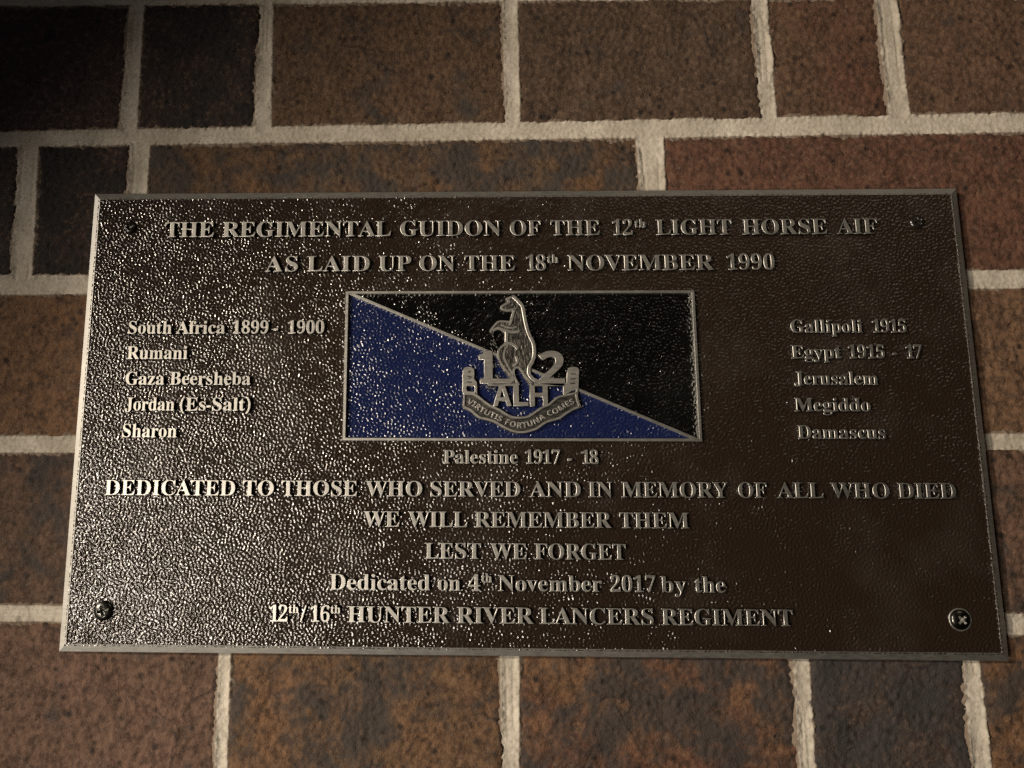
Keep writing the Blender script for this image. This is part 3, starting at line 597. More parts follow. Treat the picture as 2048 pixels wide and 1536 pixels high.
# glyph outlines, thousandths of the type size: advance, [contours]
SERIF = {"(":[201,[[126,-106,95,-65,70,-20,51,28,37,79,30,131,27,184,30,238,37,291,51,342,70,391,95,437,126,480,181,480,153,436,129,390,110,340,97,289,89,238,87,185,89,133,97,82,110,32,129,-17,152,-63,181,-106]]],")":[201,[[21,-106,49,-63,73,-17,91,32,104,82,112,133,115,185,112,238,104,289,91,340,73,390,49,436,20,480,76,480,107,437,132,391,151,342,164,291,172,238,175,184,172,131,164,79,151,28,132,-20,107,-65,76,-106]]],"0":[375,[[188,-7,150,-3,118,7,91,24,69,48,51,76,39,111,30,150,25,193,23,241,25,289,30,332,39,371,51,405,69,433,91,456,118,473,150,483,189,486,225,483,257,473,283,456,305,433,322,405,336,370,345,331,351,288,353,240,351,193,345,150,336,110,322,76,305,47,283,24,256,7,225,-3],[188,37,210,43,227,61,237,91,243,131,247,181,248,240,247,300,243,349,237,390,227,419,211,437,189,443,166,437,150,419,139,390,132,349,128,300,127,240,128,181,132,131,139,91,150,61,166,43]]],"1":[375,[[65,0,65,36,120,36,131,37,139,40,146,45,150,53,153,64,154,79,154,416,108,365,94,355,81,348,67,346,57,347,48,352,40,359,33,369,29,381,28,396,74,412,132,447,179,482,254,482,254,79,261,47,267,41,276,37,288,36,343,36,343,0]]],"2":[375,[[24,0,24,69,123,171,187,245,200,266,210,287,218,307,222,327,225,349,226,371,225,395,220,413,212,427,202,437,189,443,174,445,153,442,137,432,126,416,118,393,114,364,112,329,88,331,68,336,50,344,37,357,29,374,26,396,28,411,34,426,43,441,55,454,72,465,92,474,116,481,143,485,174,486,220,483,258,473,288,456,310,434,323,407,328,375,319,329,291,281,238,220,154,138,87,74,244,74,257,75,269,79,279,86,288,95,295,107,300,120,305,141,345,141,341,0]]],"4":[375,[[121,0,121,36,140,36,154,37,167,39,179,44,188,52,193,65,195,84,195,125,9,125,9,166,199,480,293,480,293,169,363,169,363,125,293,125,293,84,295,65,300,52,309,44,320,39,333,37,348,36,357,36,357,0],[56,169,195,169,195,287,196,351,199,416,189,394,174,366,158,338,146,319]]],"5":[375,[[165,-7,133,-5,106,-1,84,5,66,14,51,24,40,35,33,48,28,61,27,75,29,89,33,101,42,109,53,116,66,120,81,121,88,83,93,71,101,61,111,52,123,46,137,42,154,40,169,41,183,45,195,50,207,58,217,69,226,83,232,101,236,122,237,148,234,178,226,203,213,223,195,236,173,244,146,247,103,243,71,235,40,247,62,480,316,480,319,357,281,357,275,380,267,399,261,403,254,405,244,406,105,406,94,281,126,288,168,291,216,287,258,276,293,256,319,228,335,192,340,148,338,120,333,96,324,75,312,56,299,40,282,27,265,16,246,8,226,1]]],"6":[375,[[197,-7,165,-4,136,4,109,18,86,37,67,62,51,93,39,130,33,173,30,222,32,258,35,293,42,325,51,356,63,384,77,409,94,432,114,450,137,466,163,477,191,484,222,486,249,485,272,482,291,476,307,468,319,459,329,449,335,437,339,425,340,412,338,399,332,387,322,376,307,367,287,362,260,360,256,400,243,434,236,441,227,445,216,447,191,441,170,426,152,401,139,366,130,322,125,269,161,286,177,291,196,293,218,294,256,290,288,278,315,258,336,230,348,196,352,155,348,110,334,71,313,38,282,13,244,-2],[199,38,215,41,228,49,239,64,248,85,253,113,255,148,253,181,247,208,238,228,226,242,211,250,193,253,180,252,168,249,154,243,125,221,128,162,135,116,147,81,162,57,179,42]]],"7":[375,[[111,0,289,406,113,406,93,403,80,391,74,372,70,338,30,338,33,480,353,480,353,447,168,0]]],"8":[375,[[183,-7,148,-5,118,1,91,11,69,24,51,39,38,57,28,78,22,99,20,122,23,150,32,173,47,193,67,211,91,227,119,242,94,259,74,276,57,296,45,316,38,339,36,364,37,385,42,404,50,423,62,441,79,456,99,469,125,478,156,484,191,486,235,483,271,471,299,453,318,429,330,401,334,369,332,344,324,322,310,305,292,289,270,274,244,260,280,240,309,220,330,199,344,177,352,153,355,127,350,88,335,55,310,29,276,9,234,-3],[203,283,218,293,230,304,239,317,245,332,249,350,250,370,243,407,222,436,212,442,200,446,187,447,170,445,156,438,145,426,137,410,132,392,130,372,132,351,139,333,149,318,163,306,181,294],[187,32,208,34,226,42,241,55,253,72,260,92,262,116,259,136,252,154,239,170,220,185,195,200,164,216,150,205,137,192,126,178,118,161,112,142,111,120,113,95,120,74,132,56,147,42,165,34]]],"9":[375,[[152,-7,127,-5,106,-2,88,4,73,12,62,22,53,33,47,45,44,57,42,69,43,79,46,87,50,94,57,100,65,104,75,107,83,88,92,71,103,56,118,45,135,38,156,36,194,48,223,84,242,145,251,230,240,218,227,207,212,198,195,191,176,186,155,185,119,189,87,201,60,220,40,248,28,282,24,324,26,355,32,383,42,409,56,431,74,450,95,466,120,477,147,484,177,486,209,484,238,476,264,463,287,444,307,420,323,390,335,353,343,310,345,261,344,225,340,190,334,157,326,126,315,97,301,72,284,49,264,30,241,14,215,3,185,-4],[184,233,199,234,212,239,224,245,235,255,243,265,251,278,248,330,242,372,231,403,217,424,201,437,181,441,164,438,149,429,137,413,128,391,123,362,121,328,125,286,137,257,156,239]]],"A":[437,[[-9,0,-9,18,4,19,14,24,24,30,32,41,41,55,49,75,206,466,224,465,384,87,411,34,420,25,430,20,443,18,443,0,229,0,229,18,259,21,277,30,283,46,273,81,253,132,103,132,79,71,76,59,75,48,80,32,96,21,124,18,128,18,128,0],[113,161,242,161,177,319]]],"B":[443,[[16,0,16,17,36,20,52,25,62,32,69,44,73,60,75,82,75,369,69,412,65,421,59,428,51,433,15,439,15,455,220,455,297,449,352,429,385,396,396,351,389,313,369,283,335,261,287,247,344,231,385,206,410,173,418,132,413,93,397,61,371,35,335,15,291,4,238,0],[182,252,188,252,220,254,245,261,263,272,275,290,282,314,285,345,283,373,278,395,269,412,257,424,239,431,216,434,203,433,193,430,188,425,182,391],[222,24,248,27,268,35,283,49,293,69,299,95,301,128,298,162,290,188,277,208,258,221,231,228,197,231,182,231,182,65,183,51,186,41,190,33,198,28,208,25]]],"C":[468,[[257,-11,213,-7,174,3,137,20,105,43,78,71,56,104,39,142,29,184,26,228,30,273,39,314,56,351,79,384,106,412,139,435,176,452,216,462,259,465,292,463,328,454,367,440,388,435,402,439,413,449,419,465,437,465,437,308,420,308,403,347,381,380,356,407,328,427,298,439,265,443,212,430,174,389,151,321,144,226,152,138,177,74,219,36,278,24,305,26,331,33,358,45,383,61,407,81,428,106,447,89,409,45,365,14,314,-5]]],"D":[496,[[20,0,20,17,39,19,53,23,63,30,69,39,73,54,74,75,74,374,72,397,68,415,61,426,50,433,35,437,15,439,15,455,222,455,296,449,357,429,405,396,440,351,461,295,468,228,461,158,441,101,408,57,362,25,302,6,228,0],[222,24,262,30,295,47,319,75,337,115,347,166,351,229,343,318,319,382,279,420,223,433,208,432,197,429,190,423,185,415,183,402,182,385,182,72,183,55,185,42,190,34,197,29,208,25]]],"E":[442,[[14,0,14,17,35,18,51,22,62,30,70,41,74,57,75,78,75,369,74,394,69,413,62,425,51,433,36,437,16,439,16,455,399,455,399,320,383,320,375,357,361,386,340,406,312,420,276,428,232,430,200,428,194,426,189,422,186,417,183,388,183,246,193,246,221,248,243,256,259,269,272,288,281,313,288,345,304,345,304,118,287,118,284,143,280,164,273,181,264,195,254,206,241,213,225,218,207,221,185,222,183,222,183,67,184,53,187,42,192,35,201,31,213,28,230,28,261,29,289,32,313,39,335,48,354,60,371,75,386,94,399,116,411,143,430,143,402,0]]],"F":[404,[[15,0,15,17,36,20,52,26,62,34,69,45,73,62,75,84,75,375,73,396,69,412,61,423,50,430,35,435,14,439,14,455,394,455,394,320,377,320,372,345,365,367,355,385,343,400,328,412,310,420,288,426,261,430,230,431,200,429,186,421,182,398,182,247,190,247,217,250,239,257,256,270,269,289,278,314,284,347,302,347,302,118,285,118,279,154,269,181,257,200,239,213,217,221,189,224,182,224,182,81,188,43,193,34,200,28,210,24,257,17,257,0]]],"G":[508,[[268,-10,222,-7,179,3,141,19,108,42,80,70,57,103,41,141,31,183,28,229,31,274,41,315,57,352,80,385,107,413,139,435,176,452,215,462,257,465,293,463,330,454,369,441,388,436,406,443,419,465,437,465,437,308,420,308,409,334,397,357,382,379,366,397,348,413,329,426,309,436,288,441,267,443,214,430,176,389,153,322,146,228,150,163,161,110,180,67,206,37,238,19,275,13,298,14,316,19,328,27,336,39,341,53,343,71,343,128,341,146,337,161,329,170,317,176,299,180,275,182,275,198,500,198,500,182,481,180,466,177,457,171,451,161,447,147,446,128,446,29,387,7,328,-6]]],"H":[523,[[15,0,15,17,36,20,52,24,62,32,69,43,73,59,75,81,75,379,73,398,69,413,62,424,51,431,36,436,16,439,16,455,242,455,242,439,204,432,197,428,191,422,187,415,182,379,182,251,342,251,342,379,337,415,334,422,328,428,320,432,282,439,282,455,507,455,507,439,486,436,471,431,461,424,454,414,451,399,449,379,449,81,451,60,455,44,461,33,471,25,487,20,507,17,507,0,282,0,282,17,303,20,318,24,329,31,336,41,340,58,342,81,342,221,182,221,182,81,183,59,187,43,194,32,205,24,221,20,242,17,242,0]]],"I":[261,[[13,0,13,17,34,21,50,26,61,32,69,42,74,56,75,75,75,387,74,405,70,419,63,427,52,433,36,437,13,439,13,455,244,455,244,439,223,437,207,433,196,427,188,419,184,405,183,387,183,77,187,44,192,37,198,31,206,26,246,17,246,0]]],"J":[330,[[109,-65,88,-64,69,-60,51,-54,36,-45,22,-35,11,-22,3,-8,-2,7,-3,23,-2,38,3,50,11,61,21,68,32,73,44,75,58,73,69,69,79,62,87,52,91,41,93,28,85,-1,77,-19,80,-31,89,-38,105,-40,120,-39,131,-33,139,-25,144,-13,147,3,148,21,148,367,142,409,138,418,131,425,122,430,79,439,79,455,314,455,314,439,277,431,269,426,263,419,260,411,255,367,255,89,246,21,219,-27,173,-56]]],"L":[426,[[15,0,15,17,36,20,52,24,62,32,69,43,73,59,75,81,75,379,73,399,69,414,62,425,51,432,36,436,16,439,16,455,250,455,250,439,208,434,199,430,193,424,188,416,182,379,182,83,185,47,188,40,193,35,200,31,234,28,264,29,291,33,315,40,335,49,354,63,370,80,384,100,397,125,409,154,427,154,402,0]]],"M":[634,[[14,0,14,17,34,20,50,24,61,32,69,43,74,58,75,79,75,382,71,416,66,423,61,428,53,432,15,439,15,455,185,455,317,142,449,455,617,455,617,439,598,436,583,430,573,423,566,412,561,397,560,378,560,85,565,43,569,34,574,28,582,23,617,17,617,0,396,0,396,17,433,25,440,29,446,36,450,44,455,83,455,399,288,0,270,0,105,389,105,80,107,57,112,41,120,30,131,23,148,19,169,17,169,0]]],"N":[494,[[403,-11,107,350,107,79,108,57,112,42,119,31,129,24,145,20,167,17,167,0,18,0,18,17,54,23,61,27,67,33,71,41,76,79,76,388,36,433,18,439,18,455,156,455,391,169,391,377,386,414,382,421,376,427,369,431,331,439,331,455,480,455,480,439,459,436,443,432,433,425,427,414,423,398,422,377,422,-11]]],"O":[525,[[261,-11,228,-9,198,-3,169,7,142,21,117,38,94,58,75,81,58,106,45,134,35,163,29,195,28,228,29,260,35,292,45,321,58,349,75,374,95,397,117,417,143,434,170,448,200,458,232,464,265,466,298,464,328,458,357,448,384,435,409,418,431,399,451,376,467,351,481,323,490,293,496,261,498,228,496,195,490,163,481,134,467,106,450,81,430,58,408,38,383,21,355,7,325,-3,294,-9],[265,12,315,26,351,66,372,133,379,228,376,293,365,346,348,389,324,419,294,437,260,443,210,430,174,389,152,322,145,228,149,163,159,109,177,67,201,37,230,18]]],"P":[418,[[15,0,15,17,36,20,52,24,62,32,69,43,73,59,75,81,75,379,73,398,69,413,62,424,51,431,36,436,16,439,16,455,214,455,265,454,306,449,336,440,357,429,375,415,390,398,400,378,407,356,409,332,404,296,390,266,367,240,334,221,292,209,242,206,182,206,182,81,183,59,187,43,194,32,205,24,221,20,242,17,242,0],[182,230,201,230,231,232,255,240,272,253,283,271,290,297,292,329,290,361,285,387,275,406,261,420,241,428,216,431,204,430,195,428,189,424,185,418,183,409,182,398]]],"R":[473,[[15,0,15,17,36,20,52,24,62,32,69,43,73,59,75,81,75,379,73,398,69,413,62,424,51,431,36,436,16,439,16,455,217,455,278,452,329,442,367,426,395,403,412,372,417,334,411,296,392,265,360,241,315,224,432,50,452,26,459,21,468,18,478,17,480,17,480,0,338,0,201,212,182,212,182,81,183,59,187,43,194,32,205,24,221,20,242,17,242,0],[182,234,203,234,235,236,261,245,280,258,293,278,301,304,304,336,299,378,284,407,259,425,224,431,209,430,197,427,190,422,185,414,183,402,182,385]]],"S":[390,[[43,-11,43,158,62,158,75,113,91,77,111,50,136,30,164,19,197,15,220,17,241,24,257,36,269,51,276,69,279,89,273,117,255,140,225,160,163,191,127,210,99,231,77,253,62,276,53,302,50,332,52,358,57,381,67,403,80,421,96,437,115,449,136,459,160,464,185,466,229,461,282,448,291,446,300,445,310,447,317,454,320,466,339,466,339,319,322,319,315,343,305,365,293,385,280,402,265,417,248,429,231,438,213,443,194,445,173,443,155,437,140,426,128,413,122,398,120,380,121,364,127,349,137,336,151,325,168,314,189,303,253,273,279,260,300,247,317,233,331,219,342,204,350,188,355,171,358,153,359,133,357,106,350,80,339,58,323,38,304,21,281,8,254,-2,225,-8,192,-10,158,-8,126,1,98,9,85,12,69,7,61,-11]]],"T":[423,[[92,0,92,17,114,19,130,23,142,31,150,42,154,59,156,81,156,433,149,433,116,430,88,420,65,403,47,380,35,352,29,318,11,318,11,455,410,455,410,317,394,317,381,368,357,404,319,426,269,433,263,433,263,81,265,58,269,41,276,30,288,23,305,19,328,17,328,0]]],"U":[492,[[248,-13,192,-8,147,6,114,29,91,61,78,103,73,155,73,379,72,398,68,413,61,424,50,431,35,436,15,439,15,455,240,455,240,439,202,432,195,428,189,422,185,415,181,379,181,140,183,104,191,74,203,51,221,35,245,25,275,22,326,31,363,56,385,99,392,159,392,378,391,398,387,413,379,423,368,431,351,436,328,439,328,455,474,455,474,439,456,435,442,429,433,421,427,411,424,396,422,378,422,181,418,118,403,69,380,32,346,7,302,-8]]],"V":[428,[[212,-13,44,381,22,420,14,429,1,435,-14,439,-14,455,211,455,211,439,166,432,159,427,154,419,152,410,161,378,259,143,348,377,355,409,353,419,349,427,342,432,299,439,299,455,442,455,442,439,429,437,418,434,408,427,400,418,391,403,382,383,230,-13]]],"W":[611,[[171,-11,32,393,15,427,8,433,-2,437,-15,439,-15,455,181,455,181,439,150,432,145,427,141,420,140,410,148,373,223,153,301,353,286,399,281,413,274,423,267,429,229,439,229,455,439,455,439,439,413,436,398,427,393,412,399,386,474,166,541,369,549,406,547,417,544,425,538,430,503,439,503,455,624,455,624,439,612,435,602,429,594,421,575,379,446,-11,428,-11,316,309,190,-11]]],"Y":[426,[[101,0,101,17,122,20,138,24,148,32,155,43,159,59,161,81,161,179,46,387,35,406,24,421,14,429,1,435,-13,438,-13,455,207,455,207,438,195,438,167,432,161,428,157,423,156,416,164,392,248,226,333,366,342,382,347,396,349,408,343,424,326,435,298,438,295,438,295,455,439,455,439,438,428,435,418,431,409,424,383,392,268,203,268,81,269,59,273,43,280,32,291,24,307,20,328,17,328,0]]],"a":[344,[[255,-10,226,-5,208,10,200,35,168,11,133,-4,95,-9,74,-6,55,0,40,11,29,26,22,43,20,63,25,91,39,115,63,136,98,155,143,173,199,190,199,241,197,258,193,272,187,282,177,290,164,294,148,296,123,293,109,286,104,274,113,257,123,231,121,220,117,210,110,202,100,196,90,192,77,191,64,192,54,196,45,203,38,212,34,223,33,236,35,252,40,266,49,278,62,290,77,300,95,308,115,314,137,317,162,318,205,315,239,307,263,292,280,271,290,244,293,210,293,62,295,40,304,34,320,42,329,28,306,7,281,-6],[151,34,174,41,199,63,199,169,164,157,138,139,123,114,118,84,122,56,133,39]]],"b":[361,[[43,-11,43,388,42,407,40,420,37,428,31,434,21,437,8,439,8,455,138,455,138,279,162,301,190,314,221,318,244,316,265,310,284,299,301,284,315,266,326,245,335,221,340,195,342,166,340,133,333,103,323,75,308,51,291,30,270,13,246,0,220,-8,192,-10,162,-6,133,7,105,28,53,-11],[183,14,204,18,220,30,232,49,239,77,244,114,245,160,244,197,239,228,231,251,220,267,204,277,184,280,174,279,164,275,155,270,147,262,142,253,138,242,138,69,143,38,158,20]]],"c":[293,[[156,-10,131,-8,108,-1,87,11,67,26,51,45,38,68,28,93,21,120,19,150,22,181,29,210,40,237,55,260,74,280,96,297,120,309,146,317,175,319,204,317,230,310,250,298,265,283,274,265,277,245,276,233,272,223,266,215,258,209,248,205,236,204,214,209,201,225,196,251,197,261,197,271,194,286,185,294,169,297,144,290,126,269,116,235,112,187,115,142,123,105,137,76,156,55,178,42,204,38,227,42,250,53,271,72,285,60,248,21,205,-2]]],"d":[370,[[140,-10,117,-8,97,-1,78,10,61,26,47,44,35,66,26,91,21,118,19,147,21,180,27,210,36,237,48,261,63,281,81,297,101,309,123,316,146,318,175,314,201,301,223,280,223,401,222,413,218,423,212,430,203,435,191,438,176,439,176,455,319,455,319,75,325,41,330,35,340,30,353,28,353,11,315,8,271,1,223,-10,223,39,201,12,173,-5],[171,28,182,30,192,34,202,41,211,51,218,62,223,76,223,242,220,252,214,262,206,270,196,276,186,279,174,281,155,277,141,267,130,250,123,225,119,193,118,153,119,115,123,83,130,58,140,42,153,32]]],"e":[301,[[154,-10,129,-8,106,-1,85,10,66,26,50,45,37,69,27,95,21,125,19,157,21,187,28,215,38,240,51,263,68,282,87,298,109,309,132,316,157,318,193,314,224,301,249,280,268,251,279,216,283,173,283,166,117,166,123,112,138,73,164,50,199,42,225,47,248,62,270,86,285,73,248,27,205,-1],[116,192,201,192,201,215,201,241,198,261,193,277,186,288,175,295,161,297,136,286,121,255,116,203]]],"f":[214,[[15,0,15,16,40,22,50,35,52,73,52,277,16,277,16,310,52,310,52,353,56,386,67,413,85,436,109,452,139,461,174,465,200,463,222,456,240,446,253,432,261,417,263,400,262,386,258,375,252,367,244,360,235,357,224,355,213,356,203,360,195,365,189,372,186,381,185,391,193,420,196,426,197,433,196,438,190,442,180,443,168,442,159,437,153,430,148,390,148,310,203,310,203,277,148,277,148,65,149,47,152,34,158,26,167,20,181,17,199,16,199,0]]],"g":[327,[[146,-140,106,-138,73,-132,48,-122,29,-108,18,-92,14,-75,20,-54,38,-38,69,-26,44,-10,29,9,24,30,26,46,32,61,42,74,57,86,77,98,102,110,58,135,31,169,22,212,24,232,30,251,40,268,53,282,69,295,88,305,109,312,132,317,157,318,183,317,208,312,233,304,317,304,317,268,268,268,281,248,289,226,291,203,290,185,285,167,276,151,264,137,250,125,234,116,215,108,194,104,172,103,157,103,142,104,131,103,121,100,112,94,106,87,102,80,101,71,105,59,119,51,141,49,175,49,208,48,236,45,259,40,277,33,292,24,303,13,310,-1,314,-18,316,-37,311,-67,296,-92,272,-113,239,-128,197,-137],[157,124,172,127,183,134,190,146,195,163,198,184,199,211,198,238,195,260,190,276,183,288,172,295,157,297,143,295,132,288,124,276,118,260,115,238,114,211,115,184,118,163,124,146,132,134,143,127],[161,-116,205,-113,238,-104,257,-88,263,-66,262,-55,257,-47,249,-41,238,-37,223,-35,205,-34,97,-34,84,-45,76,-58,73,-73,76,-84,83,-94,95,-103,111,-111,133,-115]]],"h":[381,[[18,0,18,16,30,17,39,21,45,26,49,33,52,43,52,56,52,399,52,412,49,422,46,429,40,435,31,438,19,440,19,455,148,455,148,267,175,295,207,313,243,318,281,312,309,292,325,258,330,212,330,56,331,43,333,33,337,26,343,21,352,17,363,16,363,0,202,0,202,16,207,16,223,21,232,34,235,56,235,217,229,258,223,265,215,270,203,271,183,267,164,255,148,235,148,56,154,26,160,21,168,17,180,16,180,0]]],"i":[198,[[101,362,87,364,75,368,65,376,57,387,52,399,50,412,52,426,57,438,65,449,75,457,87,462,101,463,114,462,126,457,137,449,145,438,150,426,151,412,149,399,145,387,136,376,126,368,114,364],[18,0,18,16,30,18,39,21,45,26,49,32,52,43,52,56,52,252,47,285,41,289,32,292,20,293,21,310,148,310,148,56,154,26,160,21,168,18,180,16,180,0]]],"l":[199,[[18,0,18,16,30,18,39,21,45,26,49,32,52,43,52,56,52,398,47,429,42,434,33,438,20,439,20,455,148,455,148,56,154,26,160,21,168,18,180,16,180,0]]],"m":[554,[[18,0,18,16,30,17,39,21,45,26,49,33,52,43,52,56,52,253,46,284,40,289,31,293,19,294,19,310,146,310,146,265,173,294,204,312,237,318,277,312,305,293,320,261,348,293,381,312,418,318,455,312,482,292,498,258,504,212,504,56,510,26,516,21,524,17,536,16,536,0,377,0,377,16,389,18,397,21,403,26,410,56,410,217,404,258,398,265,389,270,377,271,358,268,341,256,324,237,324,56,331,26,336,21,345,18,356,16,356,0,199,0,199,16,211,18,219,21,225,26,232,56,232,217,226,258,220,265,211,270,199,271,180,267,162,255,146,235,146,56,152,27,158,21,166,18,177,16,177,0]]],"n":[381,[[18,0,18,16,30,17,39,21,45,26,49,33,52,43,52,56,52,253,46,284,40,289,31,293,19,294,19,310,148,310,148,267,175,296,207,313,243,318,281,312,309,292,325,258,330,212,330,56,331,43,333,33,337,26,343,21,352,17,363,16,363,0,202,0,202,16,207,16,223,21,232,34,235,56,235,217,229,258,223,265,215,270,203,271,183,267,164,255,148,235,148,56,154,26,160,21,168,17,180,16,180,0]]],"o":[336,[[169,-10,140,-8,114,-1,90,11,69,27,52,47,38,70,27,96,21,124,19,154,21,184,27,213,38,239,52,262,69,281,90,297,114,309,140,316,168,318,196,316,222,309,245,298,266,282,283,263,298,240,308,214,315,185,317,154,315,123,308,94,298,69,284,46,266,26,245,11,222,-1,197,-8],[169,11,186,14,199,24,209,39,217,81,220,154,218,206,214,245,208,271,198,286,185,296,169,299,151,296,138,286,128,271,122,245,118,206,117,154,120,82,128,39,138,24,152,14]]],"p":[371,[[17,-139,17,-124,40,-117,50,-101,52,-64,52,243,52,261,50,275,46,283,41,288,32,292,19,295,19,310,143,310,143,263,166,294,195,313,230,319,253,317,274,310,293,298,309,283,323,264,335,241,343,216,348,189,350,160,348,128,343,99,334,72,323,48,308,28,291,12,272,0,250,-8,227,-10,196,-5,170,9,148,32,148,-58,152,-99,155,-107,160,-113,167,-118,197,-123,197,-139],[195,28,214,32,229,42,239,59,247,84,251,116,253,154,251,192,247,223,241,248,232,265,218,275,199,278,179,273,162,259,148,235,148,69,160,46,176,33]]],"r":[287,[[18,0,18,16,30,18,39,21,45,26,49,32,52,43,52,56,52,252,52,267,50,278,46,285,41,289,32,292,20,293,21,310,146,310,146,252,158,272,172,288,187,301,203,311,218,316,233,318,250,317,264,312,275,304,283,293,288,281,289,266,288,254,284,243,278,234,270,228,260,224,248,222,237,223,229,226,222,231,207,250,202,255,196,259,189,260,179,258,171,252,162,241,155,228,151,211,149,192,149,56,150,42,153,32,159,25,167,21,180,18,197,16,197,0]]],"s":[288,[[151,-10,132,-8,110,-3,87,6,73,9,64,7,56,1,51,-9,36,-9,36,105,53,105,61,79,72,57,87,39,103,26,121,17,140,15,156,16,168,20,179,27,186,35,191,46,192,58,188,76,176,92,156,105,107,130,85,142,68,155,54,169,45,185,39,202,37,220,40,247,49,270,65,291,86,306,111,316,141,319,166,316,199,308,206,306,213,305,220,306,226,311,230,319,244,319,244,222,228,222,220,244,209,262,196,277,182,288,166,294,149,296,136,295,125,292,116,286,110,278,106,269,105,259,106,249,109,240,115,232,146,212,191,189,212,178,229,165,241,151,250,136,255,117,257,95,254,65,244,39,228,18,206,2,181,-7]]],"t":[228,[[124,-9,99,-7,80,-1,66,10,56,26,50,46,48,71,48,279,20,279,20,300,88,369,129,424,144,424,144,310,208,310,208,279,144,279,144,82,149,51,154,45,160,41,168,40,183,44,195,56,206,75,222,66,198,24,165,-1]]],"u":[375,[[131,-10,103,-7,81,2,65,17,54,38,48,65,46,97,46,248,39,282,33,289,24,293,11,294,11,310,142,310,142,74,143,63,146,54,151,46,158,40,166,37,177,36,196,39,213,49,228,66,228,248,228,263,225,275,221,283,214,289,204,293,189,294,189,310,324,310,324,70,325,56,327,46,331,39,338,34,347,31,360,30,360,13,321,10,277,3,228,-10,228,40,216,26,202,13,186,3,169,-4,150,-9]]],"v":[306,[[142,-10,38,248,22,281,16,288,8,292,-3,293,-3,310,164,310,164,294,156,294,141,292,132,286,129,276,130,268,185,122,236,253,241,272,237,284,224,292,203,294,203,310,305,310,305,295,294,291,284,286,278,279,260,243,160,-10]]],"y":[300,[[52,-140,36,-139,22,-133,10,-125,1,-113,-5,-100,-7,-84,-5,-73,-2,-62,5,-53,13,-46,24,-41,36,-40,46,-41,56,-44,64,-49,70,-57,73,-65,75,-76,74,-81,74,-87,75,-94,79,-97,86,-99,94,-96,104,-88,114,-74,129,-44,140,-5,36,251,25,275,15,287,-3,293,-5,293,-5,310,162,310,162,293,136,289,132,286,129,281,128,275,130,267,133,257,185,119,230,241,236,260,238,274,237,281,234,286,229,289,203,293,203,310,300,310,300,293,291,292,283,288,277,281,259,242,162,-24,129,-96,118,-111,107,-122,95,-131,83,-136,68,-139]]],"z":[293,[[13,0,13,14,168,287,128,287,106,286,87,280,72,272,61,258,51,240,44,216,26,216,32,310,275,310,275,291,126,25,152,25,181,27,205,33,223,44,237,59,249,80,260,107,276,107,268,0]]]}
